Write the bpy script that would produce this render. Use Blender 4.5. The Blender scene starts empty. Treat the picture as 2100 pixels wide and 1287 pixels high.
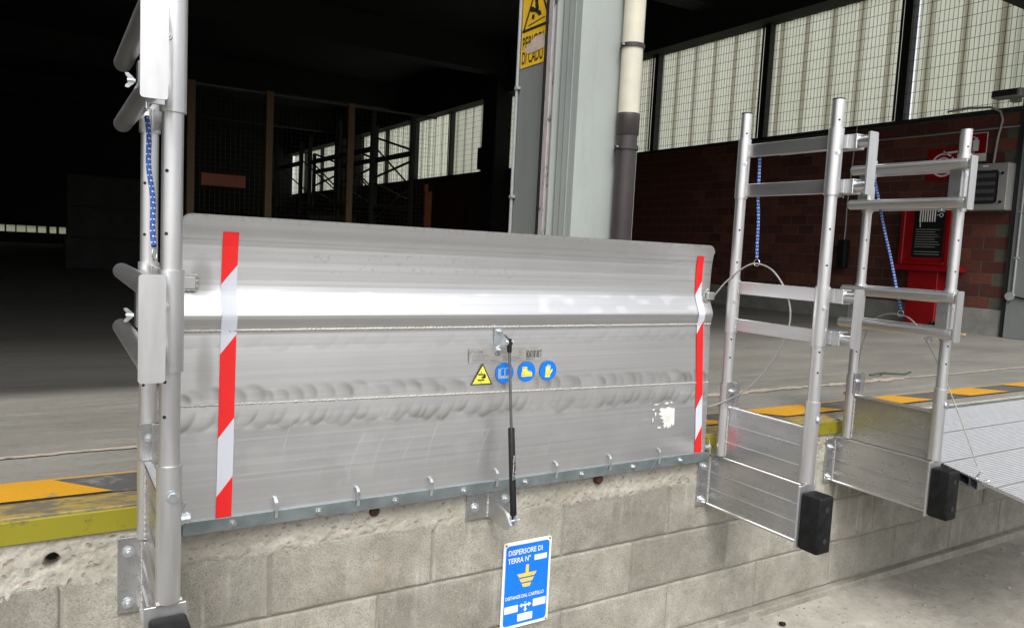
import bpy, bmesh, math, random
import numpy as np
from mathutils import Vector, Matrix
random.seed(7)
rng = np.random.default_rng(11)
S = bpy.context.scene
C = S.collection
PI = math.pi
# ------------------------------------------------------------------ camera
cd = bpy.data.cameras.new('camera'); cam = bpy.data.objects.new('camera', cd); C.objects.link(cam)
cd.sensor_width = 36; cd.lens = 36*1553.97/2100; cd.clip_start = 0.05; cd.clip_end = 1000
R3 = Matrix(((0.852219, 0.002816, -0.523178), (-0.520774, 0.100465, -0.847762), (0.050174, 0.994937, 0.087085)))
cam.matrix_world = Matrix.Translation((-0.5266, -2.0635, 0.8627)) @ R3.to_4x4()
S.camera = cam
# ------------------------------------------------------------------ sky, sun, exposure
W = bpy.data.worlds.new('World'); S.world = W; W.use_nodes = True
nt = W.node_tree; bg = nt.nodes['Background']
sky = nt.nodes.new('ShaderNodeTexSky'); sky.sky_type = 'NISHITA'; sky.sun_disc = False
SUN_EL, SUN_AZ = math.radians(52), math.radians(205)
sky.sun_elevation = SUN_EL; sky.sun_rotation = SUN_AZ
sky.air_density = 1.0; sky.dust_density = 4.0; sky.ozone_density = 1.0
hs = nt.nodes.new('ShaderNodeHueSaturation'); hs.inputs['Saturation'].default_value = 0.16
nt.links.new(sky.outputs[0], hs.inputs['Color']); nt.links.new(hs.outputs[0], bg.inputs[0])
bg.inputs[1].default_value = 0.13
sd = bpy.data.lights.new('sun', 'SUN'); sd.energy = 0.85; sd.angle = math.radians(18); sd.color = (1, .97, .92)
sun = bpy.data.objects.new('sun', sd); C.objects.link(sun)
sdir = Vector((math.sin(SUN_AZ)*math.cos(SUN_EL), math.cos(SUN_AZ)*math.cos(SUN_EL), math.sin(SUN_EL)))
sun.rotation_euler = sdir.to_track_quat('Z', 'Y').to_euler(); sun.location = (0, -6, 8)
S.view_settings.view_transform = 'Standard'; S.view_settings.look = 'None'
S.view_settings.exposure = 1.08; S.view_settings.gamma = 1.0; S.view_settings.use_curve_mapping = False
try:
    S.cycles.max_bounces = 8; S.cycles.transmission_bounces = 4
except Exception: pass

# ------------------------------------------------------------------ materials
class NG:
    def __init__(s, name):
        s.m = bpy.data.materials.new(name); s.m.use_nodes = True
        s.t = s.m.node_tree; s.b = s.t.nodes['Principled BSDF']
    def n(s, ty, **kw):
        nd = s.t.nodes.new(ty)
        for k, v in kw.items():
            if k[0] == '_': setattr(nd, k[1:], v)
            else: nd.inputs[k.replace('_', ' ')].default_value = v
        return nd
    def l(s, a, b): s.t.links.new(a, b)
    def coord(s, scale=(1,1,1), kind='Object', rot=(0,0,0)):
        tc = s.n('ShaderNodeTexCoord'); mp = s.n('ShaderNodeMapping')
        mp.inputs['Scale'].default_value = scale; mp.inputs['Rotation'].default_value = rot
        s.l(tc.outputs[kind], mp.inputs[0]); return mp.outputs[0]
    def noise(s, scale, detail=4, rough=.6, vec=None, dist=0):
        nd = s.n('ShaderNodeTexNoise'); nd.inputs['Scale'].default_value = scale
        nd.inputs['Detail'].default_value = detail; nd.inputs['Roughness'].default_value = rough
        nd.inputs['Distortion'].default_value = dist
        if vec: s.l(vec, nd.inputs['Vector'])
        return nd.outputs[0]
    def ramp(s, fac, stops):
        r = s.n('ShaderNodeValToRGB'); e = r.color_ramp.elements
        while len(e) < len(stops): e.new(.5)
        for k, (p, c) in enumerate(stops):
            e[k].position = p; e[k].color = (c, c, c, 1) if isinstance(c, (int, float)) else (*c, 1)
        s.l(fac, r.inputs[0]); return r.outputs[0]
    def mix(s, fac, a, b, mode='MIX'):
        m = s.n('ShaderNodeMix', _data_type='RGBA', _blend_type=mode)
        for sock, v in ((m.inputs[0], fac), (m.inputs[6], a), (m.inputs[7], b)):
            if isinstance(v, (int, float)): sock.default_value = v
            elif isinstance(v, tuple): sock.default_value = (*v, 1)
            else: s.l(v, sock)
        return m.outputs[2]
    def math(s, op, a, b=0.0):
        m = s.n('ShaderNodeMath', _operation=op)
        for sock, v in ((m.inputs[0], a), (m.inputs[1], b)):
            if isinstance(v, (int, float)): sock.default_value = v
            else: s.l(v, sock)
        return m.outputs[0]
    def bump(s, h, strength=.3, dist=.002, prev=None):
        b = s.n('ShaderNodeBump'); b.inputs['Strength'].default_value = strength; b.inputs['Distance'].default_value = dist
        s.l(h, b.inputs['Height'])
        if prev: s.l(prev, b.inputs['Normal'])
        return b.outputs[0]
    def set(s, k, v):
        if isinstance(v, (int, float)): s.b.inputs[k].default_value = v
        elif isinstance(v, tuple): s.b.inputs[k].default_value = (*v, 1)
        else: s.l(v, s.b.inputs[k])

def simple(name, col, rough=.5, metal=0.0, var=.12, scale=20, bump=0.0, kind='Object'):
    g = NG(name); v = g.coord(kind=kind)
    n = g.noise(scale, 5, .65, v)
    lo = tuple(max(0, c*(1-var)) for c in col); hi = tuple(min(1, c*(1+var)) for c in col)
    g.set('Base Color', g.ramp(n, [(.3, lo), (.7, hi)])); g.set('Metallic', metal)
    g.set('Roughness', g.ramp(n, [(.3, max(0, rough-.06)), (.7, min(1, rough+.08))]))
    if bump: g.set('Normal', g.bump(g.noise(scale*5, 4, .6, v), bump, .002))
    return g.m

def aluminium(name, base=.58, rough=.4, streak=(1, 1, 30), dirt=.25, metal=.9, attr=False):
    g = NG(name)
    v = g.coord(streak); v0 = g.coord()
    s1 = g.noise(3, 5, .65, v); blot = g.noise(6, 5, .6, v0); fine = g.noise(90, 3, .6, v0)
    c = g.ramp(s1, [(.25, (base*.88, base*.88, base*.90)), (.75, (base*1.09, base*1.09, base*1.09))])
    c = g.mix(g.ramp(blot, [(.45, 0.0), (.8, dirt)]), c, (base*.72, base*.70, base*.66))
    r = g.ramp(s1, [(.25, rough-.04), (.75, rough+.05)])
    r = g.mix(g.ramp(blot, [(.4, 0.0), (.75, .5)]), r, (rough+.13,)*3)
    nrm = g.bump(g.noise(10, 4, .6, v), .05, .001)
    if attr:
        at = g.n('ShaderNodeAttribute', _attribute_name='wear')
        w = at.outputs['Fac']
        c = g.mix(w, c, (base*.34, base*.325, base*.29))
        r = g.mix(w, r, (.62,)*3)
        sm = g.n('ShaderNodeAttribute', _attribute_name='smear').outputs['Fac']
        c = g.mix(sm, c, (min(1, base*1.25),)*3)
    g.set('Base Color', c); g.set('Roughness', r); g.set('Metallic', metal)
    nrm = g.bump(fine, .06, .0005, nrm)
    g.set('Normal', nrm)
    return g.m

M = {}
M['plate'] = aluminium('mill_finish_aluminium_plate', .66, .34, (.16, 4, 48), .22, .93, True)
M['alu'] = aluminium('aluminium_tube', .62, .38, (14, 14, 1.5), .35)
M['alu_y'] = aluminium('aluminium_rail', .60, .29, (5, .6, 5), .3)
M['panel'] = aluminium('aluminium_side_panel', .50, .26, (10, 1.0, 10), .5)
M['weld'] = simple('weld_bead_metal', (.40, .39, .365), .55, .55, .25, 260, .5)
M['zinc'] = simple('zinc_plated_steel', (.62, .66, .68), .30, .9, .15, 40)
M['galv'] = simple('galvanised_rail', (.24, .28, .29), .42, .75, .15, 18)
M['bolt'] = simple('bolt_steel', (.55, .57, .58), .28, .95, .2, 120)
M['rubber'] = simple('black_rubber', (.008, .008, .0085), .5, 0, .5, 30, .4)
M['blackplastic'] = simple('black_plastic', (.009, .009, .010), .4, 0, .2, 30)
M['rubber'].node_tree.nodes['Principled BSDF'].inputs['Specular IOR Level'].default_value = .18
M['blackplastic'].node_tree.nodes['Principled BSDF'].inputs['Specular IOR Level'].default_value = .25
M['hole'] = simple('drilled_hole_interior', (.012, .012, .012), .8)
M['rod'] = simple('grey_piston_rod', (.16, .16, .15), .3, .8)
M['red_tape'] = simple('red_reflective_tape', (.70, .006, .006), .6, 0, .04, 12)
M['white_tape'] = simple('white_reflective_tape', (.54, .56, .62), .5, 0, .03, 12)
M['yellow'] = simple('yellow_sticker', (.78, .70, .06), .4, 0, .06, 30)
M['ink'] = simple('black_print', (.02, .02, .02), .5)
M['grey_ink'] = simple('grey_print', (.16, .16, .16), .5)
M['blue'] = simple('blue_sticker', (.0, .155, .66), .38, 0, .05, 20)
M['paleyellow'] = simple('pale_yellow_print', (.72, .64, .10), .45)
M['white'] = simple('white_enamel', (.72, .72, .70), .4, 0, .05, 15)
M['dirtywhite'] = simple('dirty_white_paint', (.60, .60, .56), .6, 0, .2, 30)
M['orange_ink'] = simple('orange_print', (.85, .50, .04), .45)
M['sticker_film'] = simple('label_film', (.50, .49, .47), .40, .75, .06, 30)
M['rope_blue'] = simple('blue_cord_sheath', (.02, .07, .26), .8, 0, .2, 60)
M['rope_white'] = simple('white_cord_fleck', (.55, .62, .70), .8, 0, .1, 60)
M['cable'] = simple('clear_sheathed_steel_cable', (.30, .30, .28), .35, .3, .1, 60)
M['red'] = simple('red_cabinet_paint', (.22, .003, .005), .35, 0, .15, 6)
M['orange'] = simple('orange_paint', (.26, .055, .010), .5, 0, .15, 8)
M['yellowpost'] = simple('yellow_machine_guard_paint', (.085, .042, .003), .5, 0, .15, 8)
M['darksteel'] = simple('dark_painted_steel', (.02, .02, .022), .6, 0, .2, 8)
M['darkwall'] = simple('darkened_hall_concrete', (.014, .014, .013), .9, 0, .3, 2)  # albedo kept very low, so the hall's gloom sits in the colour
M['wire'] = simple('dark_guard_wire', (.05, .045, .035), .6, .2, .1, 30)
M['box_grey'] = simple('grey_switch_box', (.26, .26, .245), .5, 0, .06, 10)
M['pvc_white'] = simple('cream_pvc_pipe', (.48, .46, .37), .35, 0, .08, 9)
M['pvc_brown'] = simple('dark_brown_pvc_pipe', (.030, .022, .023), .35, 0, .2, 8)
M['conduit'] = simple('grey_pvc_conduit', (.28, .29, .29), .45, 0, .1, 12)
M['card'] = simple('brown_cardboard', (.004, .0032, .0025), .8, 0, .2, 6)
M['wood'] = simple('pale_wood_strip', (.50, .38, .18), .6, 0, .2, 12)
M['greenhose'] = simple('dark_green_strap', (.03, .06, .03), .7)
M['stone'] = simple('pale_grey_stone', (.32, .30, .26), .85, 0, .3, 60, .5)
M['leaf'] = simple('dry_brown_leaf', (.22, .11, .05), .8, 0, .3, 40)

# painted concrete column
def col_mat(name, col):
    g = NG(name); v = g.coord()
    big = g.noise(2.2, 5, .6, g.coord((1, 1, .4)))
    c = g.ramp(big, [(.3, tuple(k*.88 for k in col)), (.7, tuple(k*1.08 for k in col))])
    pits = g.n('ShaderNodeTexVoronoi', Scale=34.0); g.l(v, pits.inputs['Vector'])
    pm = g.ramp(pits.outputs['Distance'], [(.03, 1.0), (.10, 0.0)])
    sel = g.ramp(g.noise(9, 2, .5, v), [(.55, 0.0), (.62, 1.0)])
    pm = g.math('MULTIPLY', pm, sel)
    c = g.mix(g.math('MULTIPLY', pm, .7), c, tuple(k*.3 for k in col))
    stain = g.ramp(g.noise(5, 6, .7, g.coord((3, 3, .5))), [(.55, 0.0), (.85, .45)])
    c = g.mix(stain, c, tuple(k*.55 for k in col))
    g.set('Base Color', c); g.set('Roughness', .7)
    g.set('Normal', g.bump(g.noise(30, 6, .65, v), .25, .004, g.bump(pm, .4, -.004)))
    return g.m
M['column'] = col_mat('grey_painted_concrete', (.29, .315, .30))
M['column_dark'] = col_mat('mid_grey_painted_steel', (.17, .185, .178))

def flaky():
    g = NG('flaking_white_and_rust_paint'); v = g.coord((1, 1, .35))
    n = g.noise(28, 6, .7, v)
    g.set('Base Color', g.ramp(n, [(.39, (.035, .022, .020)), (.42, (.30, .275, .275)), (.8, (.40, .37, .375))]))
    g.set('Roughness', .7); g.set('Normal', g.bump(n, .6, .003)); return g.m
M['flaky'] = flaky()

# concrete block (dock wall)
def block_mat():
    g = NG('weathered_concrete_block'); v = g.coord(kind='Object')
    geo = g.n('ShaderNodeNewGeometry'); wp = geo.outputs['Position']
    oi = g.n('ShaderNodeObjectInfo')
    def wn(scale, sc=(1, 1, 1), d=5, r=.65):
        mp = g.n('ShaderNodeMapping'); mp.inputs['Scale'].default_value = sc; g.l(wp, mp.inputs[0])
        return g.noise(scale, d, r, mp.outputs[0])
    a = wn(7); b = wn(230, d=4, r=.8); c0 = wn(60, d=6, r=.75)
    c = g.ramp(a, [(.30, (.215, .203, .165)), (.5, (.305, .292, .247)), (.72, (.40, .386, .338))])
    rnd = g.ramp(oi.outputs['Random'], [(0.0, .74), (1.0, 1.14)])
    c = g.mix(1.0, c, rnd, 'MULTIPLY')
    c = g.mix(g.ramp(b, [(.36, .75), (.50, 0.0)]), c, (.13, .115, .09))
    c = g.mix(g.ramp(b, [(.55, 0.0), (.68, .5)]), c, (.52, .50, .45))
    c = g.mix(g.ramp(c0, [(.55, 0.0), (.75, .35)]), c, (.46, .44, .38))
    drip = wn(22, (1, 1, .09)); reg = wn(2.2)
    dm = g.math('MULTIPLY', g.ramp(drip, [(.54, 0.0), (.68, .5)]), g.ramp(reg, [(.46, 0.0), (.62, 1.0)]))
    c = g.mix(dm, c, (.56, .54, .48))
    rust = g.math('MULTIPLY', g.ramp(wn(17, (1, 1, .12)), [(.60, 0.0), (.72, .55)]), g.ramp(wn(3.1), [(.52, 0.0), (.6, 1.0)]))
    c = g.mix(rust, c, (.34, .20, .11))
    st = g.ramp(wn(4, (1, 1, .6)), [(.46, 0.0), (.72, .55)])
    c = g.mix(st, c, (.15, .14, .112))
    g.set('Base Color', c); g.set('Roughness', .9)
    g.set('Normal', g.bump(b, .55, .004, g.bump(c0, .4, .008))); return g.m
M['block'] = block_mat()

def beam_mat():
    g = NG('rough_cast_concrete'); v = g.coord(); 
    a = g.noise(6, 6, .7, v)
    c = g.ramp(a, [(.3, (.27, .25, .205)), (.55, (.37, .35, .30)), (.8, (.50, .475, .425))])
    vo = g.n('ShaderNodeTexVoronoi', Scale=56.0); vo.inputs['Randomness'].default_value = 1.0
    vv = g.n('ShaderNodeMapping'); vv.inputs['Scale'].default_value = (.75, 1, 1.1); dn = g.n('ShaderNodeTexNoise', Scale=45.0, Detail=3.0); g.l(v, dn.inputs['Vector']); va = g.n('ShaderNodeVectorMath', _operation='SCALE'); va.inputs['Scale'].default_value = .022; g.l(dn.outputs['Color'], va.inputs[0]); vb = g.n('ShaderNodeVectorMath', _operation='ADD'); g.l(v, vb.inputs[0]); g.l(va.outputs[0], vb.inputs[1]); g.l(vb.outputs[0], vv.inputs[0]); g.l(vv.outputs[0], vo.inputs['Vector'])
    d = g.ramp(vo.outputs['Distance'], [(.20, 1.0), (.33, 0.0)])
    sel = g.ramp(vo.outputs['Color'], [(.42, 0.0), (.46, 1.0)])
    reg = g.ramp(g.noise(5, 3, .5, v), [(.34, 0.0), (.46, 1.0)])
    peb = g.math('MULTIPLY', g.math('MULTIPLY', d, sel), reg)
    pc = g.ramp(vo.outputs['Color'], [(.45, (.10, .10, .11)), (.66, (.18, .165, .15)), (.9, (.24, .13, .085))])
    c = g.mix(g.math('MULTIPLY', peb, .72), c, pc)
    drip = g.math('MULTIPLY', g.ramp(g.noise(20, 4, .6, g.coord((1, 1, .1))), [(.5, 0.0), (.7, .4)]), .8)
    c = g.mix(drip, c, (.30, .27, .22))
    sp = g.ramp(g.noise(170, 3, .6, v), [(.3, .6), (.48, 0.0)])
    c = g.mix(sp, c, (.20, .18, .15))
    g.set('Base Color', c); g.set('Roughness', .92)
    g.set('Normal', g.bump(g.noise(120, 5, .7, v), .6, .004, g.bump(peb, .5, -.004))); return g.m
M['beam'] = beam_mat()

def floor_mat():
    g = NG('worn_grey_industrial_floor'); v = g.coord()
    a = g.noise(1.6, 6, .65, g.coord((.5, 1.6, 1))); b = g.noise(40, 4, .7, v); s = g.noise(5, 5, .7, g.coord((.35, 3, 1)))
    c = g.ramp(a, [(.3, (.145, .139, .122)), (.7, (.235, .227, .204))])
    c = g.mix(g.ramp(s, [(.5, 0.0), (.8, .45)]), c, (.29, .28, .255))
    c = g.mix(g.ramp(b, [(.3, .35), (.5, 0.0)]), c, (.09, .08, .065))
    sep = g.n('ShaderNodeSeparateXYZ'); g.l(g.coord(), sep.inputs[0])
    # darker floor colour beyond the door line, fading out to the right
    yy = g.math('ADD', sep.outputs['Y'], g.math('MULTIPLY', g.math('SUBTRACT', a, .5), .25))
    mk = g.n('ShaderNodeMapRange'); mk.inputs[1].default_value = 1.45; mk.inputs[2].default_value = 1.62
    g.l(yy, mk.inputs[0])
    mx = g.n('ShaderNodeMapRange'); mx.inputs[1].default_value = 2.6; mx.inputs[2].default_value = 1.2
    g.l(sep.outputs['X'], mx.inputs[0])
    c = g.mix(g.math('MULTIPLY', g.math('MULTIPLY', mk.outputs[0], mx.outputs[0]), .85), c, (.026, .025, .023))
    g.set('Base Color', c); g.set('Roughness', g.ramp(s, [(.3, .45), (.8, .68)]))
    g.set('Normal', g.bump(b, .15, .003)); return g.m
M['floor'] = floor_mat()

def yard_mat():
    g = NG('dusty_yard_asphalt'); v = g.coord()
    sep = g.n('ShaderNodeSeparateXYZ'); g.l(v, sep.inputs[0])
    n1 = g.noise(1.4, 6, .7, v); n2 = g.noise(9, 6, .75, v); n3 = g.noise(120, 4, .7, v)
    y = g.math('ADD', g.math('MULTIPLY', sep.outputs['Y'], -1.0), g.math('MULTIPLY', g.math('SUBTRACT', n1, .5), 1.1))
    mk = g.n('ShaderNodeMapRange'); mk.inputs[1].default_value = .35; mk.inputs[2].default_value = 1.1
    g.l(y, mk.inputs[0])
    dust = g.ramp(n2, [(.3, (.26, .245, .21)), (.7, (.42, .40, .35))])
    asp = g.ramp(n2, [(.35, (.085, .08, .073)), (.75, (.20, .19, .17))])
    k = g.math('MULTIPLY', mk.outputs[0], g.ramp(n2, [(.25, .75), (.6, 1.0)]))
    c = g.mix(k, dust, asp)
    c = g.mix(g.ramp(n3, [(.60, 0.0), (.72, .5)]), c, (.45, .43, .38))
    c = g.mix(g.ramp(n3, [(.28, .5), (.42, 0.0)]), c, (.08, .075, .07))
    g.set('Base Color', c); g.set('Roughness', .92)
    g.set('Normal', g.bump(n3, .6, .008, g.bump(n2, .4, .02))); return g.m
M['yard'] = yard_mat()

def paint_worn(name, col, under, amt=.5, scale=14, sc=(1, 1, 1)):
    g = NG(name); v = g.coord(sc)
    n = g.noise(scale, 7, .75, v); n2 = g.noise(5, 3, .5, v)
    k = g.ramp(n, [(amt-.04, 1.0), (amt+.04, 0.0)])
    c = g.mix(g.ramp(n2, [(.3, 0.0), (.8, .3)]), col, tuple(q*.7 for q in col))
    c = g.mix(g.math('MULTIPLY', k, .85), c, under)
    g.set('Base Color', c); g.set('Roughness', .55); g.set('Normal', g.bump(n, .2, .002)); return g.m
M['edge_yellow'] = paint_worn('chipped_yellow_green_paint', (.215, .19, .005), (.09, .06, .03), .42, 14)
M['edge_top'] = paint_worn('scuffed_yellow_over_concrete', (.30, .22, .06), (.10, .095, .085), .49, 9, (1, 2.5, 1))
M['stripe_orange'] = paint_worn('orange_floor_paint', (.52, .26, .015), (.20, .17, .13), .38, 11)
M['stripe_dark'] = paint_worn('black_floor_paint', (.085, .088, .085), (.20, .19, .16), .40, 14)
M['crackfill'] = paint_worn('pale_crumbled_joint_filler', (.38, .33, .27), (.10, .09, .075), .40, 26)

def brick_mat():
    g = NG('red_hollow_brick'); oi = g.n('ShaderNodeObjectInfo'); v = g.coord(kind='Generated')
    c = g.ramp(oi.outputs['Random'], [(0.0, (.07, .018, .012)), (.5, (.10, .026, .016)), (1.0, (.14, .045, .025))])
    geo = g.n('ShaderNodeNewGeometry'); n = g.noise(14, 5, .7, geo.outputs['Position'])
    c = g.mix(g.ramp(n, [(.45, 0.0), (.75, .6)]), c, (.045, .018, .014))
    g.set('Base Color', c); g.set('Roughness', .85)
    g.set('Normal', g.bump(g.noise(60, 4, .6, geo.outputs['Position']), .4, .004)); return g.m
M['brick'] = brick_mat()
M['mortar'] = simple('dark_grey_mortar', (.075, .075, .055), .95, 0, .25, 20, .4)
M['plinth'] = simple('pale_concrete_plinth', (.22, .22, .20), .85, 0, .22, 5, .3)

def sheet_mat():
    g = NG('translucent_corrugated_fibreglass')
    t = g.n('ShaderNodeBsdfTranslucent'); d = g.n('ShaderNodeBsdfDiffuse'); mx = g.n('ShaderNodeMixShader')
    mx.inputs[0].default_value = .12
    n = g.noise(1.5, 4, .6, g.coord((1, 1, .3)))
    col = g.ramp(n, [(.3, (.80, .84, .68)), (.7, (.92, .94, .80))])
    sp = g.ramp(g.noise(25, 3, .6, g.coord()), [(.24, .5), (.32, 1.0)])
    col = g.mix(1.0, col, sp, 'MULTIPLY')
    g.l(col, t.inputs[0]); g.l(col, d.inputs[0])
    g.l(t.outputs[0], mx.inputs[1]); g.l(d.outputs[0], mx.inputs[2])
    g.l(mx.outputs[0], g.t.nodes['Material Output'].inputs[0]); return g.m
M['sheet'] = sheet_mat()

def glass_mat():
    g = NG('smoked_window'); g.set('Base Color', (.030, .032, .033)); g.set('Roughness', .25); return g.m
M['smoked'] = glass_mat()
M['sheet2'] = simple('overlap_strip_tint', (.6, .6, .55), .8)
b_ = M['sheet2'].node_tree.nodes['Principled BSDF']; t_ = M['sheet2'].node_tree.nodes.new('ShaderNodeBsdfTranslucent'); t_.inputs[0].default_value = (.62, .59, .54, 1); M['sheet2'].node_tree.links.new(t_.outputs[0], M['sheet2'].node_tree.nodes['Material Output'].inputs[0])

# ------------------------------------------------------------------ helpers
def wloc(o):
    v = Vector((0, 0, 0))
    while o is not None: v += o.location; o = o.parent
    return v
def obj(name, bm, mat, parent=None, local=False, smooth=False):
    if isinstance(bm, bmesh.types.BMesh):
        bmesh.ops.recalc_face_normals(bm, faces=bm.faces)
        me = bpy.data.meshes.new(name); bm.to_mesh(me); bm.free()
    else: me = bm
    if smooth:
        for p in me.polygons: p.use_smooth = True
        try: me.set_sharp_from_angle(angle=math.radians(38))
        except Exception: pass
    mats = mat if isinstance(mat, (list, tuple)) else [mat]
    for m in mats: me.materials.append(m)
    o = bpy.data.objects.new(name, me); C.objects.link(o)
    if parent is not None:
        o.parent = parent
        if not local: me.transform(Matrix.Translation(-wloc(parent)))
    return o
def tag(o, label=None, cat=None, group=None, kind=None):
    if label: o['label'] = label
    if cat: o['category'] = cat
    if group: o['group'] = group
    if kind: o['kind'] = kind
    return o
def thing(name, label, cat, loc=(0, 0, 0), group=None):
    o = bpy.data.objects.new(name, None); C.objects.link(o); o.location = loc; o.empty_display_size = .05
    return tag(o, label, cat, group)
def recenter(o):
    "move a top-level mesh's origin to its base centre"
    vs = [v.co for v in o.data.vertices]
    c = Vector(((min(v.x for v in vs)+max(v.x for v in vs))/2, (min(v.y for v in vs)+max(v.y for v in vs))/2, min(v.z for v in vs)))
    o.data.transform(Matrix.Translation(-c)); o.location = c; return o

def BM(): return bmesh.new()
def box(bm, x0, x1, y0, y1, z0, z1, bev=0.0, seg=1):
    r = bmesh.ops.create_cube(bm, size=1)
    for v in r['verts']:
        v.co = Vector((x0+(v.co.x+.5)*(x1-x0), y0+(v.co.y+.5)*(y1-y0), z0+(v.co.z+.5)*(z1-z0)))
    if bev:
        es = list({e for v in r['verts'] for e in v.link_edges})
        bmesh.ops.bevel(bm, geom=es, offset=bev, segments=seg, affect='EDGES', profile=.5)
    return bm
def B(x0, x1, y0, y1, z0, z1, bev=0.0, seg=1): return box(BM(), x0, x1, y0, y1, z0, z1, bev, seg)
def ring(c, t, r, n, up=None):
    t = t.normalized(); a = t.cross(up if up is not None else (Vector((0, 0, 1)) if abs(t.z) < .9 else Vector((1, 0, 0)))).normalized(); b = t.cross(a)
    return [c+a*(r*math.cos(2*PI*k/n))+b*(r*math.sin(2*PI*k/n)) for k in range(n)]
def tube(bm, pts, r, n=12, cap=True, rads=None):
    pts = [Vector(p) for p in pts]; rs = []
    a = None
    for i, p in enumerate(pts):
        t = (pts[min(i+1, len(pts)-1)]-pts[max(i-1, 0)]).normalized()
        if a is None: a = t.cross(Vector((0, 0, 1)) if abs(t.z) < .9 else Vector((1, 0, 0))).normalized()
        a = (a-t*a.dot(t)).normalized(); b = t.cross(a); rr = rads[i] if rads else r
        rs.append([bm.verts.new(p+a*(rr*math.cos(2*PI*k/n))+b*(rr*math.sin(2*PI*k/n))) for k in range(n)])
    for i in range(len(rs)-1):
        for k in range(n): bm.faces.new((rs[i][k], rs[i][(k+1) % n], rs[i+1][(k+1) % n], rs[i+1][k]))
    if cap: bm.faces.new(rs[0]); bm.faces.new(rs[-1][::-1])
    return bm
def T(pts, r, n=12, cap=True, rads=None): return tube(BM(), pts, r, n, cap, rads)
def hollow(bm, p0, p1, r, w=.003, n=16):
    "open-ended pipe"
    p0, p1 = Vector(p0), Vector(p1); t = p1-p0
    L = [ring(p0, t, r, n), ring(p1, t, r, n), ring(p1, t, r-w, n), ring(p0, t, r-w, n)]
    V = [[bm.verts.new(c) for c in q] for q in L]
    for a in range(4):
        A, Bq = V[a], V[(a+1) % 4]
        for k in range(n): bm.faces.new((A[k], A[(k+1) % n], Bq[(k+1) % n], Bq[k]))
    return bm
def prism(bm, poly, O, U, V, N, d0, d1):
    "extrude a 2-D polygon (list of (u,v)) from N*d0 to N*d1"
    O, U, V, N = Vector(O), Vector(U), Vector(V), Vector(N)
    A = [bm.verts.new(O+U*u+V*v+N*d0) for u, v in poly]; Bv = [bm.verts.new(O+U*u+V*v+N*d1) for u, v in poly]
    bm.faces.new(A); bm.faces.new(Bv[::-1])
    n = len(poly)
    for k in range(n): bm.faces.new((A[k], Bv[k], Bv[(k+1) % n], A[(k+1) % n]))
    return bm
def rrect(x0, x1, y0, y1, r, n=4):
    P = []
    for cx, cy, a0 in ((x1-r, y1-r, 0), (x0+r, y1-r, 90), (x0+r, y0+r, 180), (x1-r, y0+r, 270)):
        for k in range(n+1):
            a = math.radians(a0+90*k/n); P.append((cx+r*math.cos(a), cy+r*math.sin(a)))
    return P
def circ(cx, cy, r, n=24, ry=None): return [(cx+r*math.cos(2*PI*k/n), cy+(ry or r)*math.sin(2*PI*k/n)) for k in range(n)]
def line_poly(a, b, w):
    (x0, y0), (x1, y1) = a, b; L = math.hypot(x1-x0, y1-y0) or 1; nx, ny = -(y1-y0)/L*w/2, (x1-x0)/L*w/2
    return [(x0+nx, y0+ny), (x0-nx, y0-ny), (x1-nx, y1-ny), (x1+nx, y1+ny)]
def strip(pts, w):
    return [line_poly(pts[i], pts[i+1], w) for i in range(len(pts)-1)]
def arc(cx, cy, r, a0, a1, w, n=14):
    o = []; i = []
    for k in range(n+1):
        a = math.radians(a0+(a1-a0)*k/n); o.append((cx+(r+w/2)*math.cos(a), cy+(r+w/2)*math.sin(a))); i.append((cx+(r-w/2)*math.cos(a), cy+(r-w/2)*math.sin(a)))
    return o+i[::-1]
def decal(name, polys, mat, parent, O, U, V, N, d=.0006, **kw):
    bm = BM(); O, U, V, N = Vector(O), Vector(U), Vector(V), Vector(N)
    for p in polys:
        bm.faces.new([bm.verts.new(O+U*u+V*v+N*d) for u, v in p])
    o = obj(name, bm, mat, parent, **kw); return o
def text_mesh(txt, size, align='CENTER', sx=1.0):
    cu = bpy.data.curves.new('lettering', 'FONT'); cu.body = txt; cu.size = size; cu.align_x = align; cu.resolution_u = 3; cu.fill_mode = 'FRONT' if hasattr(cu, 'fill_mode') else cu.fill_mode
    cu.offset = size*.012
    to = bpy.data.objects.new('lettering', cu); me = bpy.data.meshes.new_from_object(to)
    bpy.data.objects.remove(to); me.transform(Matrix.Diagonal((sx, 1, 1, 1))); return me
def text(name, txt, size, mat, parent, O, U, V, N, d=.001, align='CENTER', sx=1.0):
    me = text_mesh(txt, size, align, sx)
    O, U, V, N = Vector(O), Vector(U), Vector(V), Vector(N)
    m = Matrix((( U.x, V.x, N.x, O.x+N.x*d), (U.y, V.y, N.y, O.y+N.y*d), (U.z, V.z, N.z, O.z+N.z*d), (0, 0, 0, 1)))
    me.transform(m); return obj(name, me, mat, parent)
def hexbolt(name, parent, c, axis, r=.009, mat=None, h=.007, stud=.012, washer=True):
    bm = BM(); c = Vector(c); ax = Vector(axis).normalized()
    if washer: tube(bm, [c, c+ax*.002], r*1.55, 16)
    tube(bm, [c+ax*.002, c+ax*h], r*1.08, 6)
    if stud: tube(bm, [c+ax*h, c+ax*stud], r*.5, 10)
    return obj(name, bm, mat or M['bolt'], parent)
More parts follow.
